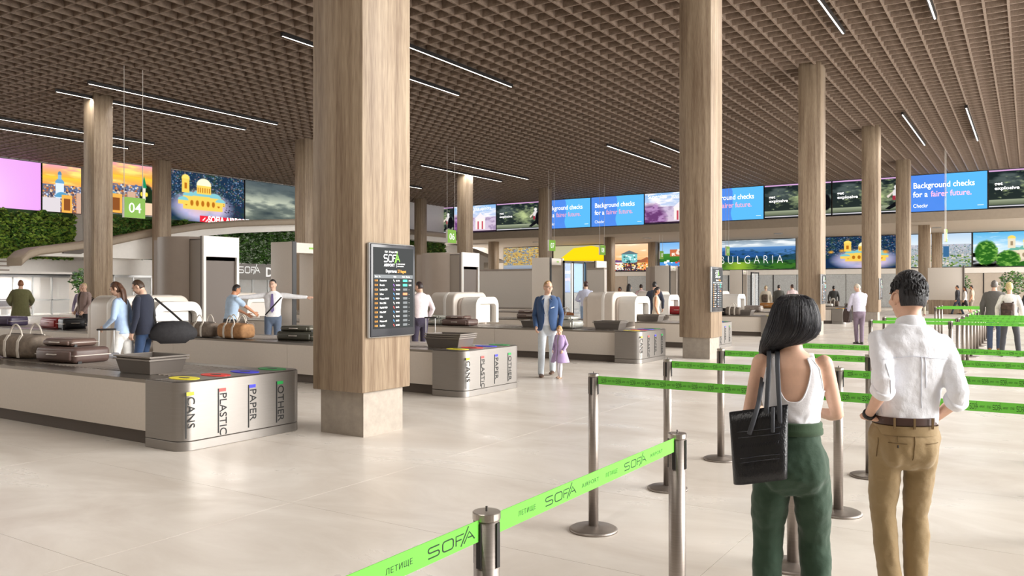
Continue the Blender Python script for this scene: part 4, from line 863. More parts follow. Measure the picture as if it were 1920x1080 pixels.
def trolley(x, y, rz, lab, c='3a3340', Hh=.5, hz=1.0, L=.4, D=.25):
    t = thing('trolley_case', lab, 'suitcase', (x, y, 0), rz)
    rbox('shell', -L/2, -D/2, .05, L/2, D/2, Hh, mat('case_'+c, c, .7), t, .04, 3); rbox('pocket', -L*.38, -D/2-.03, .12, L*.38, -D/2+.01, Hh*.7, mat('case_'+c, c), t, .02, 2)
    for sx in (-1, 1):
        MB().limb([(sx*.11,D*.35,Hh-.05),(sx*.11,D*.35,hz)], [.009,.009], 8).build('pull_rod', M_ALU, t, True)
        MB().lathe((0,0), [(.03,-.012),(.03,.012)], 14).xf(Matrix.Translation((sx*L*.42, D*.35, .03)) @ Matrix.Rotation(PI/2, 4, 'Y')).build('wheel', M_DARK, t)
    MB().limb([(-.13,D*.35,hz),(.13,D*.35,hz)], [.016,.016], 8).build('grip', M_DARK, t, True); return t
trolley(-11.25, 14.1, R(20), 'small dark trolley case beside the man in the pink shirt', hz=1.0, Hh=.42)
trolley(-12.62, 7.45, R(60), 'trolley case with chrome rods pulled by the long-haired woman', '8c8c90', hz=.98, Hh=.6)

# ------------------------------------------------------------------ people
def V(*a): return Vector(a)
def cloth(c, rough=.85, ns=18, amt=.05): return mat('cloth_'+c, c, rough, nscale=ns, namt=amt, bump=.15, sheen=.2)
CL = bpy.data.textures.new('folds', 'CLOUDS'); CL.noise_scale = .13; CL.noise_depth = 2
def finish(mb, name, m, parent, v=0, sm=3, fold=0):
    o = mb.build(name, m, parent, True)
    if v:
        r = o.modifiers.new('r', 'REMESH'); r.mode = 'VOXEL'; r.voxel_size = v; r.use_smooth_shade = True
        q = o.modifiers.new('s', 'SMOOTH'); q.factor = .6; q.iterations = sm if v > .008 else 16
        if fold:
            d = o.modifiers.new('d', 'DISPLACE'); d.texture = CL; d.strength = fold; d.mid_level = .5; d.texture_coords = 'LOCAL'
    return o
def baked(o):
    bpy.context.view_layer.update(); dg = bpy.context.evaluated_depsgraph_get()
    me = bpy.data.meshes.new_from_object(o.evaluated_get(dg)); o.modifiers.clear(); o.data = me; return o
TM = [(.93,.160,.112,0),(1.0,.152,.108,0),(1.1,.152,.110,.005),(1.22,.168,.118,.0),(1.33,.182,.122,-.005),(1.40,.180,.108,-.008),(1.45,.140,.082,-.01),(1.49,.078,.064,-.008),(1.52,.058,.058,0)]
TF = [(.93,.165,.112,0),(1.0,.140,.100,0),(1.07,.122,.092,0),(1.15,.128,.096,.005),(1.24,.145,.112,.014),(1.31,.150,.108,.01),(1.38,.145,.092,-.005),(1.43,.105,.068,-.01),(1.47,.055,.054,-.006),(1.50,.048,.05,0)]
def interp(tab, z):
    if z <= tab[0][0]: return tab[0][1:]
    for a, b in zip(tab[:-1], tab[1:]):
        if z <= b[0]:
            t = (z-a[0])/(b[0]-a[0]); return tuple(a[i]*(1-t)+b[i]*t for i in (1,2,3))
    return tab[-1][1:]
def oval(rx, ry, cx, cy, z, n=20, M=None, e=.85, a0=0, a1=2*PI, closed=True):
    out = []
    for k in range(n):
        a = a0+(a1-a0)*k/(n if closed else n-1); c, s_ = math.cos(a), math.sin(a)
        p = V(cx+math.copysign(abs(c)**e, c)*rx, cy+math.copysign(abs(s_)**e, s_)*ry, z); out.append(tuple(M @ p if M else p))
    return out
def ik(S, W, a, b, pole):
    d = W-S; L = min(d.length, (a+b)*.999); u = d.normalized(); x = (a*a-b*b+L*L)/(2*L); hh = math.sqrt(max(0, a*a-x*x))
    p = pole-u*pole.dot(u); p = p.normalized() if p.length > 1e-6 else V(0,-1,0)
    return S+u*x+p*hh, S+u*L
def hand_mesh(W, D, up, s, side, curl=.35, spread=1.0):
    """W wrist, D finger direction, up = back of the hand direction; four fingers and a thumb"""
    D = D.normalized(); up = (up-D*up.dot(D)).normalized(); X = D.cross(up).normalized()*side
    mb = MB()
    mb.limb([W-D*.02*s, W+D*.02*s, W+D*.05*s, W+D*.085*s], [(.024*s,.018*s),(.03*s,.016*s),(.038*s,.015*s),(.036*s,.012*s)], 12, ref=X)
    for i, (ox, L) in enumerate(((.028,.066),(.0095,.075),(-.0095,.069),(-.027,.054))):
        p = W+D*.082*s+X*ox*s*1.0; dd = (D+X*(.5-i)*.0+X*ox*3*spread).normalized(); c = curl*(1+.15*i); pts = [p-D*.015*s, p]
        for j, q in enumerate((.42,.33,.27)):
            a = c*(j+.6); pts.append(pts[-1]+(dd*math.cos(a)-up*math.sin(a))*L*q*s)
        mb.limb(pts, [.009*s,.0088*s,.0082*s,.0076*s,.0065*s], 8, ref=X)
    p = W+D*.022*s+X*.026*s; td = (D*.75+X*.75-up*.25).normalized()
    mb.limb([p-td*.01*s, p+td*.03*s, p+td*.03*s+(td+D*.5).normalized()*.03*s, p+td*.03*s+(td*.6+D).normalized()*.055*s], [.013*s,.011*s,.0095*s,.007*s], 8)
    return mb
def head_parts(mb, C, Mh, s, female, neck_from):
    mb.limb([neck_from-V(0,0,.04*s), neck_from+V(0,0,.03*s), C+Mh@V(0,-.018,-.07)*s], [(.06*s if not female else .05*s)]*2+[.05*s if not female else .043*s], 14)
    mb.ell(C, (.073*s,.092*s,.108*s), Mh, 20, 14)
    mb.ell(C+Mh@V(0,.022,-.045)*s, (.058*s,.068*s,.072*s), Mh, 16, 10)
    mb.ell(C+Mh@V(0,.048,-.088)*s, (.034*s,.038*s,.03*s), Mh, 12, 8)
    mb.limb([C+Mh@V(0,.088,.005)*s, C+Mh@V(0,.105,-.03)*s], [.008*s,.0125*s], 8)
    for q in (-1, 1):
        mb.ell(C+Mh@V(q*.079,-.010,-.012)*s, (.011*s,.019*s,.028*s), Mh@Matrix.Rotation(R(-q*18),3,'Z'), 10, 8)
        mb.ell(C+Mh@V(q*.043,.068,-.028)*s, (.022*s,.018*s,.02*s), Mh, 10, 6)
def face(t, C, Mh, s, hairc, glasses=False, smile=False, beard=None):
    we = mat('eye_white', 'f2efe8', .3); ir = mat('iris', '3a2a20', .3); br = mat('brow_'+hairc, hairc, .8); lp = mat('lips', 'b06a60', .5)
    for q in (-1, 1):
        mb = MB(); mb.ell(C+Mh@V(q*.031,.079,.002)*s, (.0135*s,.010*s,.0075*s), Mh, 12, 8); ey = mb.build('eye', we, t, True)
        mb = MB(); mb.ell(C+Mh@V(q*.031,.0875,.002)*s, (.0055*s,.004*s,.0055*s), Mh, 8, 6); mb.build('iris', ir, ey, True)
        mb = MB(); mb.limb([C+Mh@V(q*.015,.0925,.02)*s, C+Mh@V(q*.032,.09,.026)*s, C+Mh@V(q*.048,.078,.02)*s], [.0035*s,.0045*s,.003*s], 6); mb.build('eyebrow', br, t, True)
    mb = MB(); mb.limb([C+Mh@V(-.024,.082,-.066)*s, C+Mh@V(0,.094,-.070 if not smile else -.074)*s, C+Mh@V(.024,.082,-.066)*s], [(.003*s,.003*s),(.006*s,.006*s),(.003*s,.003*s)], 8); mb.build('mouth', lp, t, True)
    if smile: mb = MB(); mb.limb([C+Mh@V(-.016,.0895,-.068)*s, C+Mh@V(0,.1,-.071)*s, C+Mh@V(.016,.0895,-.068)*s], [.002*s,.0035*s,.002*s], 6); mb.build('teeth', we, t, True)
    if glasses:
        mb = MB()
        for q in (-1, 1):
            pts = [C+Mh@V(q*.034+.024*math.cos(2*PI*k/12), .104, .0+.018*math.sin(2*PI*k/12))*s for k in range(13)]; mb.limb(pts, [.0022*s]*13, 5, ends=False)
            mb.limb([C+Mh@V(q*.058,.104,.005)*s, C+Mh@V(q*.08,.0,.008)*s], [.0022*s]*2, 5)
        mb.limb([C+Mh@V(-.01,.106,.003)*s, C+Mh@V(.01,.106,.003)*s], [.002*s]*2, 5); mb.build('glasses', M_DARK, t)
def hair_cap(style, s, thin=.010):
    def fn(d):
        az = math.degrees(math.atan2(d.x, d.y)); el = math.degrees(math.asin(max(-1, min(1, d.z)))); az = abs(az)
        if style == 'bald': lim = 75 if az < 75 else (10 if az < 100 else -28)
        elif style == 'thin': lim = 50 if az < 40 else (20 if az < 75 else (-2 if az < 105 else -38))
        elif style == 'girl': lim = 34 if az < 35 else (0 if az < 60 else -48)
        elif style == 'long': lim = 40 if az < 30 else (15 if az < 60 else (-25 if az < 80 else -75))
        else: lim = 38-.08*az if az < 50 else (30 if az < 62 else (2 if az < 78 else (8 if az < 98 else -42)))
        q = min(1, max(0, (el-lim)/9)); return .86+q*(.155+thin*6+.02*mnoise.noise(Vector(d)*5))
    return fn
def foldcloth(c, sc=7, st=(1,1,2.4), b=.7):
    return mat('folded_'+c, c, .85, nscale=sc, namt=.03, bump=b, stretch=st, sheen=.2)
def person(x, y, turn, label, h=1.75, female=False, v=.016, skin='l', hair=('short','3a2a20'), top=None, bottom=None, shoes='2a2420', lh=None, rh=None, lp=V(-.6,-1,-.2), rp=V(.6,-1,-.2),
           lf=V(-.1,0,0), rf=V(.1,0,0), lfd=8, rfd=-8, lean=0, twist=0, side=0, head=(0,0,0), facef=False, glasses=False, smile=False, fold=.012, curl=.35, group=None, hand_dirs=(None,None), parts=None, name='person', bigh=1.0, binf=-.012, wd=1.0):
    top = dict(dict(c='f0f0f0', kind='shirt', sleeve='long', hem=.93, infl=.012), **(top or {})); bottom = dict(dict(c='2c3550', kind='trousers', w=1.0), **(bottom or {}))
    rz = math.atan2(-x, y)+R(turn); t = thing(name, label, 'person', (x, y, 0), rz, group); s = h/1.75; sk = SKIN[skin]; tab = [(a[0],a[1]*wd,a[2]*(wd*.5+.5),a[3]) for a in (TF if female else TM)]
    piv = V(0,0,.95)*s; Mr = Matrix.Rotation(R(-lean),3,'X')@Matrix.Rotation(R(side),3,'Y')@Matrix.Rotation(R(twist),3,'Z')
    def U(p): return Mr@(p*s-piv)+piv
    U4 = Matrix.Translation(piv)@Mr.to_4x4()@Matrix.Translation(-piv)@Matrix.Scale(s,4)
    Mh = Mr@Matrix.Rotation(R(head[0]),3,'Z')@Matrix.Rotation(R(-head[1]),3,'X')@Matrix.Rotation(R(head[2]),3,'Y')
    nb = U(V(0,-.005,1.49)); hs = s*bigh; C = nb+Mr@V(0,.01,.055)*s+Mh@V(0,.012,.095)*hs
    sw = (.150 if female else .176)*wd
    Ls = U(V(-sw,-.01,1.405 if female else 1.405)); Rs = U(V(sw,-.01,1.405 if female else 1.405))
    Lw = U(lh if lh is not None else V(-.26,.04,.9)); Rw = U(rh if rh is not None else V(.26,.04,.9))
    ua, fa = .29*s, .255*s
    Le, Lw = ik(Ls, Lw, ua, fa, Mr@lp); Re, Rw = ik(Rs, Rw, ua, fa, Mr@rp)
    kf = (.86 if female else 1.0)*wd
    # body
    b = MB(); head_parts(b, C, Mh, hs, female, nb)
    b.loft([oval((a[1]+binf), (a[2]+binf), 0, a[3], a[0], 26, U4) for a in tab if a[0] > .95])
    for S, E_, W in ((Ls, Le, Lw), (Rs, Re, Rw)):
        b.limb([S, S.lerp(E_,.3), E_, E_.lerp(W,.25), W], [.050*s*kf,.047*s*kf,.038*s*kf,.039*s*kf,.025*s*kf], 12)
    hipz = .92*s; HL = V(-.09,0,.92)*s; HR = V(.09,0,.92)*s; AL = V(lf.x,lf.y,lf.z+.08)*s; AR = V(rf.x,rf.y,rf.z+.08)*s
    KL, AL = ik(HL, AL, .43*s, .42*s, V(-.1,1,0)); KR, AR = ik(HR, AR, .43*s, .42*s, V(.1,1,0))
    for Hh_, K, A in ((HL,KL,AL),(HR,KR,AR)): b.limb([Hh_, K, K.lerp(A,.3), A], [.075*s*kf,.05*s*kf,.05*s*kf,.034*s*kf], 12)
    body = finish(b, 'body', sk, t, v, 3)
    # hands
    for i, (E_, W, sd) in enumerate(((Le, Lw, 1), (Re, Rw, -1))):
        D = hand_dirs[i] if hand_dirs[i] is not None else (W-E_); D = (Mr@D if hand_dirs[i] is not None else D)
        upv = V(-1 if sd == 1 else 1, .15, .15)
        hand_mesh(W, D, upv, s*(.9 if female else 1), 1 if sd == 1 else -1, curl).build('hand', sk, t, True)
    # bottom
    w = bottom['w']; m = cloth(bottom['c']); b = MB(); k = bottom['kind']
    hz = .60 if k == 'shorts' else None
    pel = [(1.02,.148,.108,0),(.97,.158,.114,-.004),(.90,.172,.124,-.01),(.84,.168,.118,-.008),(.79,.14,.098,0),(.745,.07,.06,0)]
    if female: pel = [(1.03,.126,.096,0),(.97,.148,.106,-.004),(.90,.172,.120,-.012),(.84,.172,.118,-.01),(.79,.14,.098,0),(.745,.07,.06,0)]
    if bottom.get('high'): pel = [(1.11,.129,.101,0),(1.04,.140,.108,0),(.97,.156,.116,-.004)]+pel[2:]
    pel = [(a[0],a[1]*wd,a[2],a[3]) for a in pel]; w = w*wd
    if k == 'skirt':
        b.loft([oval(a, c_, 0, -.008, z, 24, Matrix.Scale(s,4)) for z, a, c_ in ((1.02,.13,.1),(.9,.18,.13),(.75,.2,.15),(.58,.21,.16))][::1])
    else:
        b.loft([oval(a[1], a[2], 0, a[3], a[0], 22, Matrix.Scale(s,4)) for a in pel])
        for q in (-1, 1): b.ell(V(q*.070,-.045,.875)*s, (.083*s*wd,.080*s,.12*s), None, 14, 10)
        for Hh_, K, A in ((HL,KL,AL),(HR,KR,AR)):
            e = A+(K-A).normalized()*-.02*s
            if k == 'shorts': b.limb([Hh_, Hh_.lerp(K,.55), Hh_.lerp(K,.75)], [.095*s,.09*s,.088*s], 14)
            elif k == 'wide': b.limb([Hh_, K, A, e], [.098*s,.088*s*w,.095*s*w,.095*s*w], 16, ends=False)
            else: b.limb([Hh_, Hh_.lerp(K,.5), K, K.lerp(A,.35), A, e], [(.094 if not bottom.get('high') else .078)*s*w,.082*s*w,.067*s*w,.066*s*w,.056*s*w,.056*s*w], 16)
    bot = finish(b, 'trousers' if k != 'skirt' else 'skirt', m, t, v, 3, fold)
    # shoes
    for i, (A, fd, f_) in enumerate(((AL, lfd, lf), (AR, rfd, rf))):
        Mz = Matrix.Rotation(R(fd),3,'Z'); b = MB(); o_ = V(A.x, A.y, A.z-.08*s)
        prof = [(-.075,.030,.045),(-.05,.038,.075),(0,.038,.085),(.05,.042,.062),(.11,.047,.045),(.155,.042,.036),(.185,.022,.026)]
        rings = []
        for py, rw, hh in prof:
            rings.append([tuple(o_+Mz@V(math.cos(2*PI*j/14)*rw, py, max(.0, hh*.5+math.sin(2*PI*j/14)*hh*.5))*s) for j in range(14)])
        b.loft(rings); b.build('shoe', mat('shoe_'+shoes, shoes, .45), t, True)
    # top
    inf = top['infl']; m = cloth(top['c']); kd = top['kind']; hem = top['hem']
    zs = [hem]+[a[0] for a in tab if a[0] > hem+.02 and a[0] < 1.50]
    def tr(z, ex=0):
        rx, ry, cy = interp(tab, z) if z >= .93 else ((.172+top.get('flare',0)*(.93-z), .125+top.get('flare',0)*(.93-z), -.006))
        if z < 1.0 and hem < .9: rx = max(rx, .165); ry = max(ry, .118)
        return rx+inf+ex, ry+inf+ex, cy
    b = MB()
    if kd in ('jacket', 'coat', 'open'):
        gap0, gap1 = (8, 26) if kd == 'jacket' else ((2, 10) if kd == 'coat' else (30, 34)); ring = []; n = 26
        for z in zs:
            rx, ry, cy = tr(z, .012); u = min(1, max(0, (z-1.12)/.3)); g = R(gap0+(gap1-gap0)*u) if kd == 'jacket' else R(gap0+(gap1-gap0)*u)
            if kd == 'jacket' and z < 1.05: g = R(gap0+ (1.05-z)*70)
            ring.append(oval(rx, ry, 0, cy, z, n, U4, .9, PI/2+g, PI/2+2*PI-g, False))
        vv = [p for r_ in ring for p in r_]; f = [(i*n+j, i*n+j+1, (i+1)*n+j+1, (i+1)*n+j) for i in range(len(ring)-1) for j in range(n-1)]
        b.add(vv, f); o = b.build('jacket', m, t, True); sd_ = o.modifiers.new('s','SOLIDIFY'); sd_.thickness = .010; sd_.offset = 0; o.modifiers.new('u','SUBSURF').levels = 1
        # lapels
        if kd == 'jacket':
            for q in (-1, 1):
                pts = [(q*.055,1.47,-.02),(q*.10,1.38,.103),(q*.085,1.27,.125),(q*.02,1.10,.130),(q*.055,1.30,.135),(q*.045,1.42,.09)]
                lb = MB(); lb.add([tuple(U(V(a, c_+inf+.012, z))) for a, z, c_ in pts], [(0,1,2,3,4,5)]); ll = lb.build('lapel', cloth(top['c']), t); ll.modifiers.new('s','SOLIDIFY').thickness = .006
        b = MB(); b.loft([oval(a[1]+.006, a[2]+.006, 0, a[3], a[0], 18, U4) for a in tab if a[0] > .9 and a[0] < 1.5]); finish(b, 'shirt', cloth(top.get('under','f4f4f6')), t, v, 3)
        b = MB()
        for S, E_, W in ((Ls, Le, Lw), (Rs, Re, Rw)): b.limb([S+(V(0,0,.005)), S.lerp(E_,.3), E_, E_.lerp(W,.3), E_.lerp(W,.96)], [.060*s,.062*s,.054*s,.050*s,.042*s], 14)
        finish(b, 'sleeves', m, t, v, 3, fold)
    elif kd == 'tank': pass
    else:
        b.loft([oval(*[q for q in tr(z)[:2]], 0, tr(z)[2], z, 22, U4) for z in zs])
        sl = top['sleeve']
        for S, E_, W in ((Ls, Le, Lw), (Rs, Re, Rw)):
            r0 = .062*s*kf+inf*.4
            if sl == 'long': b.limb([S, S.lerp(E_,.35), E_, E_.lerp(W,.3), E_.lerp(W,.97)], [r0*.92, r0*.93, r0*.83, r0*.78, r0*.60], 14)
            elif sl == 'roll': b.limb([S, S.lerp(E_,.35), E_.lerp(S,.05), E_.lerp(W,.14)], [r0*.84, r0*.90, r0*.82, r0*.82], 14)
            elif sl == 'short': b.limb([S, S.lerp(E_,.4), S.lerp(E_,.62)], [r0, r0*1.02, r0*1.05], 14)
            else: pass
        if kd == 'shirt' and not female:
            b.limb([nb+V(0,-.004,-.03)*s, nb+Mr@V(0,0,.018)*s], [.068*s,.062*s], 16, ends=False)
        finish(b, {'sweater':'sweater','dress':'dress'}.get(kd, 'shirt'), m, t, v, 3, fold)
    if hem >= .92 and kd == 'shirt': MB().loft([oval(.158,.118,0,0,.955,24,Matrix.Scale(s,4)), oval(.156,.116,0,0,.985,24,Matrix.Scale(s,4))]).build('belt', M_DARK, t, True)
    # hair
    st, hc = hair; hm = mat('hair_'+hc, hc, .38, nscale=60, namt=.3, bump=.5, stretch=(1,1,.15))
    if st != 'none':
        b = MB(); b.ell(C+Mh@V(0,-.006,.006)*hs, (.0725*hs,.090*hs,.108*hs), Mh, 32, 22, hair_cap(st, s)); b.build('hair', hm, t, True)
        if st == 'long':
            Lh = bigh*.0+.30; b = MB(); base = C+Mh@V(0,-.04,-.02)*s
            b.limb([base+Mh@V(0,-.02,.05)*s, base+Mh@V(0,-.045,-.06)*s, base+Mr@V(0,-.075,-.16)*s, base+Mr@V(0,-.08,-.28)*s, base+Mr@V(0,-.07,-.36)*s], [(.07*s,.05*s),(.078*s,.042*s),(.08*s,.034*s),(.065*s,.03*s),(.03*s,.018*s)], 18, ref=Mh@V(1,0,0)); b.build('hair_length', hm, t, True)
    if facef: face(t, C, Mh, hs, hc if st != 'none' else 'a08060', glasses, smile)
    if parts is not None: parts.update(dict(t=t, s=s, U=U, Mr=Mr, Mh=Mh, C=C, Le=Le, Re=Re, Lw=Lw, Rw=Rw, Ls=Ls, Rs=Rs, nb=nb, body=body, bot=bot, KL=KL, KR=KR, AL=AL, AR=AR, hm=hm, U4=U4))
    return t
def backpack(px, py, turn, h, label, c='2c2826', z=1.18, w=.3, hh=.42, off=-.2):
    rz = math.atan2(-px, py)+R(turn); t = thing('backpack', label, 'bag', (px+math.sin(rz)*-off, py-math.cos(rz)*-off, z-.05), rz); m = mat('pack_'+c, c, .7, nscale=14, namt=.35)
    rbox('body', -w/2, -.09, -hh/2, w/2, .06, hh/2, m, t, .06, 4); rbox('pocket', -w*.38, -.13, -hh*.42, w*.38, -.07, 0, m, t, .04, 3)
    for q in (-1, 1): MB().limb([(q*.09,.05,hh/2-.05),(q*.1,.13,hh/2+.04),(q*.1,.2,hh/2+.03)], [(.02,.006)]*3, 8).build('shoulder_strap', m, t)
    return t

# couple with luggage between the first two lanes
person(-13.05, 8.0, 62, 'long-haired woman in a light blue sweater and white trousers holding a trolley grip', 1.78, True, .012, 'l', ('long','5a3a28'), dict(c='b4ccec', kind='sweater', sleeve='long', hem=.86), dict(c='ecebe8', kind='wide', w=.9), 'e8e4de',
       lh=V(-.15,.24,1.0), rh=V(.20,.10,.92), lf=V(-.09,.1,0), rf=V(.1,-.15,0), lean=6, head=(10,18,0), facef=True)
person(-12.88, 8.3, 62, 'man in a dark navy blazer and blue jeans with a duffel on his shoulder', 1.82, False, .012, 'l', ('short','4a3526'), dict(c='23283a', kind='jacket', hem=.82, under='e4e6ec'), dict(c='2c4468', w=1.0), '3a2c24',
       lh=V(-.2,.12,.88), rh=V(.22,.1,.9), lean=5, head=(12,26,0), facef=True)
t = thing('shoulder_duffel', 'black duffel bag hanging behind the man in the navy blazer', 'bag', (-12.56, 8.62, .86), R(60)); m = mat('duffel_black', '2e2d30', .8, nscale=20, namt=.15, bump=.2)
b = MB(); b.limb([(-.3,0,0),(-.22,0,.02),(0,0,.03),(.22,0,.02),(.3,0,0)], [(.10,.12),(.16,.19),(.17,.2),(.16,.19),(.10,.12)], 20); b.build('body', m, t, True)
MB().limb([(-.26,0,.1),(-.3,.08,.34),(-.31,.15,.60),(-.28,.18,.62),(0,.12,.36),(.26,0,.1)], [(.018,.005)]*6, 8).build('strap', M_DARK, t); MB().box(-.28,-.01,.215,.28,.01,.225).build('zipper', M_STEELD, t)
# officers
person(-15.3, 11.95, -62, 'security officer in a pale blue short-sleeved shirt reaching out with a scanner', 1.76, False, .014, 'm', ('short','2a2422'), dict(c='b4cbe4', sleeve='short'), dict(c='1e2028'), '1c1a1a',
       lh=V(-.05,.42,1.12), rh=V(.16,.50,1.16), lean=10, head=(-6,12,0), facef=True, glasses=True)
person(-14.85, 12.8, 172, 'smiling man in a white shirt and purple tie with both arms stretched out', 1.86, False, .014, 'l', ('short','2a2220'), dict(c='f2f2f4'), dict(c='5c6a80', w=1.05), '1c1a1a',
       lh=V(-.72,.02,1.36), rh=V(.72,.02,1.36), lp=V(0,0,-1), rp=V(0,0,-1), head=(-10,6,0), facef=True, smile=True, curl=.05, parts=(pt := {}))
U = pt['U']; lb = MB(); lb.prism_y([(-.02,1.44),(.02,1.44),(.042,1.08),(0,1.02),(-.042,1.08)], .135, .145); lb.v = [tuple(U(V(*q))) for q in lb.v]; lb.build('tie', cloth('7c6ea0'), pt['t'])
t = thing('scanner_wand', 'black hand-held scanner paddle pointing at the man with outstretched arms', 'tool', (-14.22, 12.22, 1.22)); t.rotation_euler = (0, R(-48), R(35))
MB().limb([(-.2,0,0),(-.05,0,0)], [.016,.016], 8).build('grip', M_DARK, t, True); rbox('paddle', -.05, -.035, -.012, .32, .035, .012, M_DARK, t, .01, 2)
# travellers further left behind the first pair of lanes
person(-27.6, 13.4, -2, 'person seen from behind in an olive green parka at far left', 1.92, False, .016, 'l', ('short','8a5634'), dict(c='6b6a44', kind='sweater', hem=.68, infl=.06, flare=.12), dict(c='2a2a2c'), '2a2420', lh=V(-.25,.18,1.02), rh=V(.25,.18,1.02))
person(-25.6, 14.3, 165, 'person in a lilac top half hidden behind the blonde one', 1.78, True, .016, 'l', ('short','c0a890'), dict(c='a59ab8', kind='sweater', hem=.80), dict(c='3a3844'))
person(-24.4, 13.7, 120, 'short-haired blonde person in a pinkish brown bomber jacket', 1.82, False, .014, 'l', ('short','d8c090'), dict(c='9c8680', kind='coat', hem=.84, infl=.035, under='8a7a78'), dict(c='222226'), lh=V(-.2,.14,.92), rh=V(.2,.14,.92), facef=True, head=(30,0,0))
backpack(-24.3, 13.75, 120, 1.8, 'small black backpack of the blonde person in the bomber jacket', off=-.22)
# man behind the front column
person(-11.75, 14.4, 22, 'man from behind in a pale pink shirt and dark purple trousers beside the display', 1.81, False, .013, 'l', ('short','3a2a28'), dict(c='ecdfe2'), dict(c='3c3448', w=1.12), '1c1a1c', lh=V(-.18,.28,1.05), rh=V(.24,.1,.95), head=(30,12,0))
# father and girl
person(-7.62, 13.1, 172, 'walking man in a blue blazer, white shirt and pale trousers with brown loafers', 1.79, False, .010, 'l', ('thin','c8a070'), dict(c='34507a', kind='jacket', hem=.84, infl=.016, under='eef2f8'), dict(c='ccd4da', w=.98), '5a4030',
       lh=V(-.23,.06,.90), rh=V(.2,.12,.92), lf=V(-.06,-.24,0), rf=V(.10,.16,0), lfd=-4, rfd=12, head=(38,2,0), facef=True, glasses=True, parts=(pf := {}))
U = pf['U']; lb = MB(); lb.add([tuple(U(V(*q))) for q in ((-.14,.118,1.27),(-.08,.138,1.25),(-.08,.139,1.262),(-.14,.120,1.285))], [(0,1,2,3)]); q_ = lb.build('pocket_square', M_WTXT, pf['t']); q_.modifiers.new('s','SOLIDIFY').thickness = .004
person(-7.27, 12.95, 150, 'small blonde girl in a lilac coat beside the man in the blue blazer', .95, True, .009, 'l', ('girl','c89c60'), dict(c='b49cc8', kind='coat', hem=.52, infl=.035, flare=.28, under='f0ecf0'), dict(c='e8e4ec', w=.9), 'b09078',
       lh=V(-.2,.12,.95), rh=V(.2,.12,.95), lf=V(-.07,.1,0), rf=V(.09,-.12,0), head=(20,32,0), facef=True, bigh=1.28)
# others
person(-13.0, 25.0, -12, 'man from behind in a lilac shirt and light blue jeans near the glass gate', 1.90, False, .016, 'l', ('short','4a2e2a'), dict(c='c8cce2'), dict(c='8ca4c4', w=1.1), lh=V(-.2,.2,1.1), rh=V(.2,.2,1.02), head=(35,0,0))
person(-24.66, 38.0, 200, 'small distant woman in an orange top by the white partition', 1.40, True, .022, 'm', ('long','1c1614'), dict(c='c8603a', kind='sweater', hem=.9), dict(c='4a3028'))
person(-11.05, 24.3, -5, 'woman from behind with black wavy hair, white top and arms spread over the belt', 1.80, True, .014, 'm', ('long','1e1a1a'), dict(c='eeeae4', kind='sweater', hem=.9), dict(c='c8beb0', w=1.05), lh=V(-.58,.15,1.05), rh=V(.52,.15,1.0), lp=V(-1,0,.1), rp=V(1,0,.1), curl=.15)
backpack(-11.03, 24.28, -5, 1.8, 'black backpack of the woman with spread arms', '26262a', z=1.32, w=.26, hh=.3)
person(-16.7, 35.7, 120, 'distant dark-haired person reaching one arm to the left', 1.72, True, .022, 'd', ('short','1c1614'), dict(c='6a6a64', kind='shirt', sleeve='short'), dict(c='3a3a3c'), lh=V(-.1,.5,1.5))
person(-16.0, 36.6, 5, 'distant person in a pink shirt and black trousers seen from behind', 1.86, False, .022, 'l', ('short','3a2a26'), dict(c='eccfd0'), dict(c='26242a'))
person(-10.95, 26.2, 0, 'man in a dark navy suit seen from behind the woman in the cream dress', 1.88, False, .018, 'l', ('short','1e1a1a'), dict(c='2c3040', kind='sweater', hem=.8, infl=.02), dict(c='1e2028'))
person(-10.1, 24.3, -88, 'woman in an off-shoulder cream dress with dark hair in side view', 1.70, True, .013, 'm', ('long','241a18'), dict(c='d8cbb8', kind='dress', sleeve='none', hem=.9), dict(c='d8cbb8', kind='skirt'), lh=V(-.18,.05,.88), rh=V(.18,.05,.88), facef=True, head=(0,14,0))
person(-11.7, 43.0, 0, 'far person with a backpack and cream jacket seen from behind', 1.80, False, .022, 'l', ('short','c8b08c'), dict(c='d0c6b4', kind='sweater', hem=.82, infl=.03), dict(c='2a2826'))
backpack(-11.75, 43.0, 0, 1.8, 'patterned brown backpack on the far person in cream', '5a4a3c')
person(-11.1, 43.3, 4, 'far man in a dark grey leather jacket seen from behind', 1.84, False, .022, 'l', ('short','3c3430'), dict(c='54544e', kind='sweater', hem=.88, infl=.03), dict(c='262c38'), lf=V(-.2,0,0), rf=V(.2,0,0))
person(-10.25, 42.6, 15, 'far man in a pale pink shirt left of the third column', 1.86, False, .022, 'l', ('short','4a342c'), dict(c='f0d8d8', sleeve='short'), dict(c='3c3c44'), head=(30,0,0))
person(-9.2, 47.6, 0, 'far dark-clothed person standing at the belt right of the third column', 1.80, False, .022, 'd', ('short','161414'), dict(c='2e2e2c', kind='sweater', hem=.88), dict(c='1e1e20'))
person(-4.25, 25.7, 22, 'bald man in a lilac shirt and mauve trousers holding a dark bag', 1.80, False, .013, 'l', ('bald','d8cbb8'), dict(c='d4d2e6', infl=.018), dict(c='7c6c7c', w=.95), '2a2422', lh=V(-.2,.28,.98), rh=V(.1,.3,1.0), lf=V(-.03,.1,0), rf=V(.03,-.1,0), lean=4, head=(30,22,0))
duffel(-4.62, 25.95, .62, R(80), 'dark brown bag held low by the bald man', '4a3c38', .3, .2, .42, strap='3a302c')
person(-5.5, 55.0, -4, 'distant man with a backpack before the right columns', 1.86, False, .022, 'l', ('short','3a2c26'), dict(c='5c6470', kind='sweater', hem=.85, infl=.03), dict(c='c8bda8'), '8a2430')
backpack(-5.5, 55.0, -4, 1.8, 'blue backpack on the distant man before the right columns', '34465c')
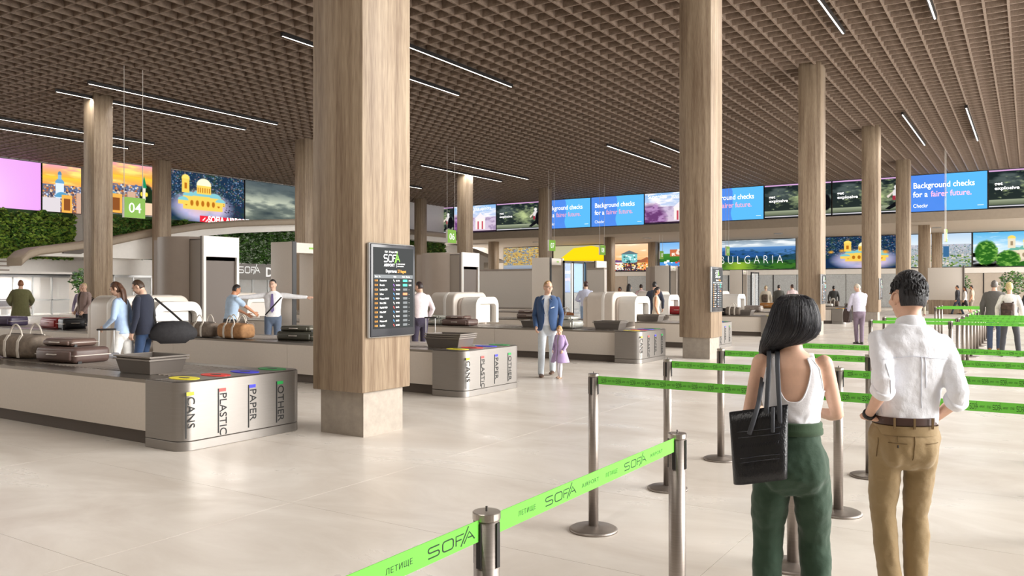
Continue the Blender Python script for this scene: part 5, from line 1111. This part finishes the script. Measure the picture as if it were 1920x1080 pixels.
person(-3.75, 57.0, 85, 'distant walking person in dark clothes left of the pair by the potted tree', 1.84, False, .022, 'm', ('short','2a2220'), dict(c='34343a', kind='sweater', hem=.82), dict(c='2c3444'), lf=V(-.08,.3,0), rf=V(.08,-.3,0))
person(-3.35, 57.1, 85, 'distant walking woman in a white top and black shorts', 1.78, True, .022, 'm', ('long','2a1e1a'), dict(c='ece6de', kind='shirt', sleeve='long', hem=.9), dict(c='1c1a1c', kind='shorts'), lf=V(-.08,-.3,0), rf=V(.08,.3,0))
person(-3.0, 57.4, 80, 'distant person in beige carrying a black duffel behind the walking woman', 1.84, False, .022, 'm', ('short','3a2a22'), dict(c='c0a890', kind='sweater', sleeve='short', hem=.88), dict(c='8a7c6c', kind='shorts'))
person(-.78, 24.9, -4, 'man from behind in a dark grey jacket and jeans in the queue at right', 1.86, False, .013, 'l', ('short','6a625c'), dict(c='56534f', kind='sweater', hem=.86, infl=.035), dict(c='3c4a64', w=1.05), '8a5c3c', lh=V(-.27,.1,.9), rh=V(.27,.1,.9))
person(-.4, 22.9, -6, 'woman from behind with blonde hair, white blouse and dark grey trousers', 1.80, True, .013, 'l', ('girl','e0cc90'), dict(c='f2eee8', kind='sweater', hem=.86, infl=.025), dict(c='44444a', w=.95), '26262a', lf=V(-.16,0,0), rf=V(.18,.05,0), head=(30,8,0))
backpack(-.42, 22.88, -6, 1.8, 'brown patterned backpack on the blonde woman at right', '4c3a30', z=1.18, w=.28, hh=.36)
person(.08, 28.0, -4, 'person in black at the right edge behind the blonde woman', 1.76, False, .018, 'l', ('short','8a7a6a'), dict(c='26262a', kind='sweater', hem=.84, infl=.02), dict(c='2c2c30'))
trolley(.12, 24.5, R(0), 'black trolley case at the right edge behind the belts', '222226', Hh=.62, hz=1.0)

# ------------------------------------------------------------------ the couple in front
from mathutils.bvhtree import BVHTree
def surf(o):
    me = o.data; return BVHTree.FromPolygons([v.co.copy() for v in me.vertices], [tuple(p.vertices) for p in me.polygons])
def onback(bvh, x, z, off=.002, frm=-1.0):
    h_ = bvh.ray_cast(Vector((x, frm, z)), Vector((0, 1, 0)))
    return h_[0]+h_[1]*off if h_[0] else Vector((x, -.12, z))
def seam(name, bvh, pts, r, m, parent, off=.0015, n=10):
    out = []
    for (x0, z0), (x1, z1) in zip(pts[:-1], pts[1:]):
        for k in range(n): out.append(onback(bvh, x0+(x1-x0)*k/n, z0+(z1-z0)*k/n, off))
    out.append(onback(bvh, *pts[-1], off)); return MB().limb(out, [r]*len(out), 6).build(name, m, parent, True)

# woman in the white tank top
pw = {}
person(-.93, 3.86, 3, 'woman from behind with long black hair, white tank top and dark green trousers', 1.63, True, .0065, 'l', ('none','15151a'), dict(c='f4f4f8', kind='tank'), dict(c='284230', w=1.13, high=True), 'd8d0c8',
       lh=V(-.10,.30,1.12), rh=V(.12,.30,1.12), lp=V(-.5,-.6,-.6), rp=V(.5,-.6,-.6), lf=V(-.12,0,0), rf=V(.12,.02,0), parts=pw, fold=.022, binf=-.002, head=(-4,8,0))
t = pw['t']; s_ = pw['s']; U4 = pw['U4']; M_TANK = cloth('f1f1f7', .8, 30, .02)
def ztop(a):
    c = abs(math.cos(a)); back = math.sin(a) < 0
    xs = c**.85
    if xs < .60: return (1.215 if back else 1.25)+(1.425-(1.215 if back else 1.25))*min(1, (xs/.60))**3.2
    if xs < .80: return 1.43
    return 1.43-(1.43-1.265)*min(1, ((xs-.80)/.14))**.6
mb = MB(); n = 220; mrows = 30; vs = []; fs = []
for k in range(n):
    a = 2*PI*k/n; zt = ztop(a); c, sn = math.cos(a), math.sin(a)
    for j in range(mrows+1):
        z = 1.07+(zt-1.07)*j/mrows; rx, ry, cy = interp(TF, z); w = .0035*math.sin(z*95+4*mnoise.noise(Vector((c*2, sn*2, z*6))))*max(0, 1-abs(z-1.1)/.09)+.003*mnoise.noise(Vector((c*3, sn*3, z*9)))
        rx += .0055+w; ry += .0055+w
        vs.append(tuple(U4 @ V(math.copysign(abs(c)**.85, c)*rx, cy+math.copysign(abs(sn)**.85, sn)*ry, z)))
for k in range(n):
    for j in range(mrows): q = (k+1) % n; fs.append((k*(mrows+1)+j, q*(mrows+1)+j, q*(mrows+1)+j+1, k*(mrows+1)+j+1))
mb.add(vs, fs); o = mb.build('tank_top', M_TANK, t, True); o.modifiers.new('s','SOLIDIFY').thickness = .003
edge = [vs[k*(mrows+1)+mrows] for k in range(n)]+[vs[mrows]]; MB().limb(edge, [.0032]*len(edge), 6, ends=False).build('hem_binding', M_TANK, t, True)
for q in (-1, 1):
    for dx in (0,): MB().limb([U4@V(q*.086,-.066,1.405), U4@V(q*.086,-.045,1.435), U4@V(q*.086,0,1.448), U4@V(q*.086,.03,1.438), U4@V(q*.086,.058,1.405)], [(.016,.003)]*5, 10, ref=(1,0,0)).build('shoulder_band', M_TANK, t, True)
# elastic waistband
mb = MB(); rings = []
for z, g in ((1.05,0),(1.055,.004),(1.078,.006),(1.082,.003),(1.104,.006),(1.112,.003),(1.113,-.006)):
    rx, ry, cy = .129-(z-1.05)*.12, .098-(z-1.05)*.1, 0
    rings.append([tuple(U4@V(math.cos(2*PI*k/180)*(rx+g+.013+.0022*(k % 2)), cy+math.sin(2*PI*k/180)*(ry+g+.013+.0022*(k % 2)), z)) for k in range(180)])
mb.loft(rings, cap=False); mb.build('waistband', cloth('30492f'), t, True)
# long black hair swept over the left shoulder: (height px rows measured) left x, right x, front/back radius, y centre
M_BH = mat('hair_black', '121116', .3, nscale=70, namt=.5, bump=.45, stretch=(1,1,.06), col2='26262e')
rows = [(1.626,-.012,.030,.03,0),(1.618,-.045,.062,.065,0),(1.600,-.068,.094,.09,0),(1.570,-.088,.112,.108,-.004),(1.53,-.100,.124,.116,-.008),(1.49,-.112,.128,.116,-.014),(1.455,-.124,.124,.108,-.02),(1.425,-.134,.104,.095,-.022),(1.40,-.141,.066,.078,-.02),(1.38,-.145,.012,.06,-.01),(1.355,-.148,-.055,.042,.01),(1.30,-.146,-.09,.026,.04)]
mb = MB(); rings = []; N_ = 96; hy = pw['C'].y
for i, (z, xl, xr, ry, cy) in enumerate(rows):
    ring = []
    for k in range(N_):
        a = 2*PI*k/N_; g = 1+.008*math.sin(a*11+z*9)+.004*math.sin(a*31-z*14); ring.append(((xl+xr)/2+math.cos(a)*(xr-xl)/2*g, hy-.012+cy+math.sin(a)*ry*g, z))
    rings.append(ring)
mb.loft(rings[::-1]); o = mb.build('hair', M_BH, t, True); o.modifiers.new('s','SUBSURF').levels = 1
mb = MB(); rs = random.Random(3)
for k in range(170):      # loose strands following the sweep
    a = rs.uniform(-PI*.98, -PI*.02); pts = []
    i0 = rs.choice((1,2,3)); 
    for i in range(i0, len(rows)-rs.choice((1,1,2,3))):
        z, xl, xr, ry, cy = rows[i]; g = 1.0+.006*rs.random(); aa = a-(i-i0)*.02
        pts.append(((xl+xr)/2+math.cos(aa)*(xr-xl)/2*g, hy-.012+cy+math.sin(aa)*ry*g, z))
    mb.limb(pts, [.0013]*(len(pts)-1)+[.0004], 5)
o = mb.build('hair_strands', M_BH, t, True); o['kind'] = 'stuff'
# tote bag
rz = t.rotation_euler.z
tb = thing('tote_bag', 'black embossed leather tote bag hanging from the left shoulder of the woman', 'bag', (0,0,0), rz)
M_TOTE = mat('tote_leather', '17181c', .34); nt = M_TOTE.node_tree; tc = nt.nodes.new('ShaderNodeTexCoord'); vo = nt.nodes.new('ShaderNodeTexVoronoi'); vo.inputs['Scale'].default_value = 170
mp = nt.nodes.new('ShaderNodeMapping'); mp.inputs['Scale'].default_value = (1, 1, .6); bp = nt.nodes.new('ShaderNodeBump'); bp.inputs['Strength'].default_value = .5; bp.inputs['Distance'].default_value = .002
nt.links.new(tc.outputs['Object'], mp.inputs[0]); nt.links.new(mp.outputs[0], vo.inputs[0]); nt.links.new(vo.outputs[0], bp.inputs['Height']); nt.links.new(bp.outputs[0], nt.nodes['Principled BSDF'].inputs['Normal'])
tb.location = t.matrix_world @ V(0,0,0) if False else (t.location.x, t.location.y, 0)
bx0 = V(-.15, -.175, .0)
def TB(x, y, z): return V(-.152+x+.08*(0), -.165+y, z)
W0, W1 = .128, .116; zt0, zb0 = 1.108, .790; tilt = .045
mb = MB(); rings = []
for k in range(9):
    u = k/8; z = zb0+(zt0-zb0)*u; w = W1+(W0-W1)*u; d = .058*(1-u)**.6+.012; ring = []
    for j in range(40):
        a = 2*PI*j/40; c, sn = math.cos(a), math.sin(a); xx = math.copysign(abs(c)**.28, c)*w; yy = math.copysign(abs(sn)**.5, sn)*d+.006*math.sin(xx*30+u*5)
        ring.append(tuple(TB(xx+.012*(1-u)*.6, yy, z+xx*tilt/.25+.0)))
    rings.append(ring)
mb.loft(rings, cap=False); o_ = len(mb.v); mb.f.append(tuple(range(40))[::-1]); mb.mi.append(0)
o = mb.build('body', M_TOTE, tb, True); q_ = o.modifiers.new('s','SOLIDIFY'); q_.thickness = .004
for zz, nm in ((.30,'trim_band'),(.36,'trim_band'),(.64,'trim_band'),(.72,'trim_band')):
    pts = []
    for j in range(25):
        xx = -1+2*j/24; u = zz; w = W1+(W0-W1)*u; d = .058*(1-u)**.6+.012
        pts.append(TB(xx*w*.97+.012*(1-u)*.6, -d*(1-abs(xx)**6*.8)-.003+.006*math.sin(xx*w*30+u*5), zb0+(zt0-zb0)*u+xx*w*tilt/.25))
    MB().limb(pts, [.0022]*25, 6).build(nm, mat('tote_trim','2c2e36',.25), tb, True)
for zz in (.50, .25, .86):
    pts = []
    for j in range(49):
        xx = -1+2*j/48; u = zz+(.045 if j % 2 else 0); w = W1+(W0-W1)*u; d = .058*(1-u)**.6+.012
        pts.append(TB(xx*w*.95+.012*(1-u)*.6, -d*(1-abs(xx)**6*.8)-.003+.006*math.sin(xx*w*30+u*5), zb0+(zt0-zb0)*u+xx*w*tilt/.25))
    MB().limb(pts, [.0016]*49, 5).build('embossed_zigzag', mat('tote_trim','2c2e36'), tb, True)
M_STR = mat('tote_strap', '3a3d44', .5)
sz = 1.43*s_
for (ya, xo, sh_) in ((-.02,.035,-.105),(-.03,.090,-.068)):
    pts = [TB(xo, ya, 1.03), TB(xo, ya-.002, 1.12), V((xo-.152+sh_)/2,-.14,1.20), V(sh_,-.100,1.30), V(sh_+.002,-.045,sz+.022), V(sh_+.004,.0,sz+.036), V(sh_+.002,.045,sz+.012), V(sh_-.01,.075,1.25), V(sh_-.03,.06,1.14)]
    MB().limb(pts, [(.0105,.003)]*len(pts), 10, ref=(1,0,0)).build('strap', M_STR, tb, True)
MB().limb([TB(-.04,-.05,1.0), TB(-.025,-.055,1.05), TB(-.0,-.02,1.13), V(-.128,.0,1.25)], [(.0105,.003)]*4, 10, ref=(1,0,0)).build('strap', M_STR, tb, True)
MB().limb([TB(.06,-.055,1.015), TB(.06,-.05,1.06), TB(.062,-.03,1.12)], [(.008,.003)]*3, 10, ref=(1,0,0)).build('strap_tab', M_STR, tb, True)

# man in the white shirt
pm = {}
person(-.535, 4.53, 20, 'black-haired man from behind in a white shirt with rolled sleeves and khaki trousers', 1.72, False, .0065, 'l', ('none','15151a'), dict(c='eef0f7', kind='shirt', sleeve='roll', infl=.021, hem=.99), dict(c='98815c', w=1.06), '3a2c24',
       wd=.90, lh=V(-.19,-.01,1.0), rh=V(.17,.08,1.0), lp=V(.02,-1,.0), rp=V(.25,-1,.05), lf=V(-.065,0,0), rf=V(.065,.02,0), lean=2, side=3.5, head=(20,5,0), parts=pm, fold=.02, facef=True, curl=.55, hand_dirs=(V(.85,-.12,-.12), V(-.5,.9,-.4)))
t = pm['t']; s_ = pm['s']; C, Mh = pm['C'], pm['Mh']; U = pm['U']; U4 = pm['U4']
shirt = [c for c in t.children if c.name.startswith('shirt')][0]; bot = pm['bot']
bot.data.materials[0] = foldcloth('98815c', 6, (1,1,1.8), .45); pw['bot'].data.materials[0] = foldcloth('284230', 5, (1,1,1.6), .45); shirt.data.materials[0] = foldcloth('eef0f7', 8, (1.6,1.6,1), .5)
d2 = bpy.data.textures.new('creases','CLOUDS'); d2.noise_scale = .05; d2.noise_depth = 1
for o in (shirt, bot, pw['bot']):
    q_ = o.modifiers.new('d2','DISPLACE'); q_.texture = d2; q_.strength = .006 if o is shirt else .005; q_.mid_level = .5
baked(shirt); baked(bot); B1 = surf(shirt); B2 = surf(bot)
for p_ in shirt.data.polygons: p_.use_smooth = True
M_SH = cloth('eef0f7'); M_SEAM = mat('shirt_seam', 'd4d8e4', .8); M_KS = mat('khaki_seam', '6f5836', .8)
for bn in [c for c in t.children if c.name.startswith('belt')]: bpy.data.objects.remove(bn)
seam('yoke_seam', B1, [(-.15,1.30),(0,1.315),(.17,1.30)], .0018, M_SEAM, t); seam('pleat', B1, [(.035,1.312),(.04,1.06)], .0022, M_SEAM, t); seam('pleat', B1, [(.052,1.312),(.06,1.16)], .0018, M_SEAM, t)
seam('side_seam', B1, [(-.145,1.28),(-.13,1.02)], .0016, M_SEAM, t)
# collar
nb = pm['nb']; mb = MB(); rings = []
Mc = pm['Mr']@Matrix.Rotation(R(-8),3,'X')
for dz, r in ((-.045,.083),(-.02,.080),(.012,.072),(.030,.066),(.033,.062)):
    rings.append([tuple(nb+Mc@V(math.cos(2*PI*k/40)*r, -.002+math.sin(2*PI*k/40)*r*.95, dz+.012*max(0,-math.sin(2*PI*k/40)))*s_) for k in range(40)])
mb.loft(rings, cap=False); o = mb.build('collar', M_SH, t, True); o.modifiers.new('s','SOLIDIFY').thickness = .004
# rolled cuffs
for E_, W, S_ in ((pm['Le'], pm['Lw'], pm['Ls']), (pm['Re'], pm['Rw'], pm['Rs'])):
    d = (W-E_); p0 = E_+d*.04; p1 = E_+d*.26
    mb = MB(); mb.limb([p0, p0.lerp(p1,.25), p0.lerp(p1,.7), p1], [.056*s_,.060*s_,.058*s_,.054*s_], 28, ends=False)
    for i_ in range(len(mb.v)): q = Vector(mb.v[i_]); mb.v[i_] = tuple(q+Vector((1,1,1))*.004*mnoise.noise(q*38))
    o = mb.build('cuff', M_SH, t, True); o.modifiers.new('u','SUBSURF').levels = 1
# belt and trousers details
mb = MB(); mb.loft([oval(.154*s_,.123*s_,0,-.002,z,40,None,.88) for z in (.985*s_+0,.99*s_,1.02*s_,1.025*s_)], cap=False); MBb = mb
o = mb.build('belt', mat('belt_brown','4a332c',.45), t, True); o.modifiers.new('s','SOLIDIFY').thickness = .004
mb = MB(); mb.loft([oval(.156*s_,.127*s_,0,-.003,z,48,None,.88) for z in (.935*s_,.94*s_,.975*s_,.982*s_)], cap=False); o = mb.build('waistband', cloth('98815c'), t, True)
for x in (-.09, .0, .09): yy = -.003-.131*s_*math.sqrt(1-(x/.16)**2*.6); MB().box(x-.005, yy-.003, .972*s_, x+.005, yy+.003, 1.026*s_).build('belt_loop', M_KS, t)
seam('pocket_welt', B2, [(-.115,.885),(-.035,.882)], .002, M_KS, t); seam('pocket_welt', B2, [(.06,.882),(.125,.885)], .002, M_KS, t)
seam('pocket_button', B2, [(-.075,.872),(-.075,.862)], .003, M_DARK, t, n=2); seam('back_seam', B2, [(.004,.93),(.0,.85),(.0,.80)], .0022, M_KS, t)
seam('leg_seam', B2, [(-.150,.90),(-.148,.80)], .0018, M_KS, t); seam('dart', B2, [(-.075,.93),(-.075,.89)], .0012, M_KS, t)
W = pm['Lw']; E_ = pm['Le']; dd = (W-E_).normalized(); MB().limb([W-dd*.03, W-dd*.012], [.031,.031], 20, ends=False).build('watch', M_DARK, t, True)
# hair: cap plus locks
M_HM = mat('hair_ink', '100f12', .33, nscale=70, namt=.5, bump=.8, stretch=(1,1,.2), col2='242329')
mb = MB(); mb.ell(C+Mh@V(0,-.008,.010)*s_, (.0735*s_,.092*s_,.110*s_), Mh, 64, 44, hair_cap('short', s_, .012)); mb.build('hair', M_HM, t, True)
mb = MB(); rs = random.Random(5)
for k in range(900):
    el = R(rs.uniform(2, 88)); az = rs.uniform(-PI, PI); d = V(math.sin(az)*math.cos(el), math.cos(az)*math.cos(el), math.sin(el))
    if abs(az) < R(60) and el < R(34): continue
    if el < R(26) and (rs.random() < .5 or abs(abs(az)-PI/2) < R(22)): continue
    vol = .006+.014*max(0, math.sin(el))
    def P(d, r): return C+Mh@V(d.x*(.0735+r), -.008+d.y*(.092+r), .010+d.z*(.110+r))*s_
    flow = (V(.75+rs.gauss(0,.18), .45+rs.gauss(0,.18), 0) if el > R(38) else V(rs.gauss(0,.12), rs.gauss(0,.12)-.25, -1)); flow = (flow-d*flow.dot(d)).normalized(); L = .07 if el > R(38) else .035
    mid = (d+flow*L*5).normalized(); end = (d+flow*L*10).normalized()
    mb.limb([P(d,.002), P(d.lerp(mid,.5).normalized(),vol*.8), P(mid,vol), P(end,vol*.35)], [.0045,.0055,.0042,.0008], 6)
o = mb.build('hair_locks', M_HM, t, True); o['kind'] = 'stuff'
for q in (-1, 1):      # ears of the man
    ec = C+Mh@V(q*.078,-.004,-.014)*s_; Me = Mh@Matrix.Rotation(R(-q*24),3,'Z'); mb = MB()
    mb.ell(ec, (.007*s_,.019*s_,.029*s_), Me, 14, 10)
    pts = [ec+Me@V(q*.006, math.cos(a_)*.019, math.sin(a_)*.029+.002)*s_ for a_ in [R(-20+22*j) for j in range(13)]]
    mb.limb(pts, [.0045*s_]*13, 8); mb.ell(ec+Me@V(q*.003,.004,-.028)*s_, (.006*s_,.009*s_,.010*s_), Me, 10, 8)
    mb.build('ear', SKIN['l'], t, True)
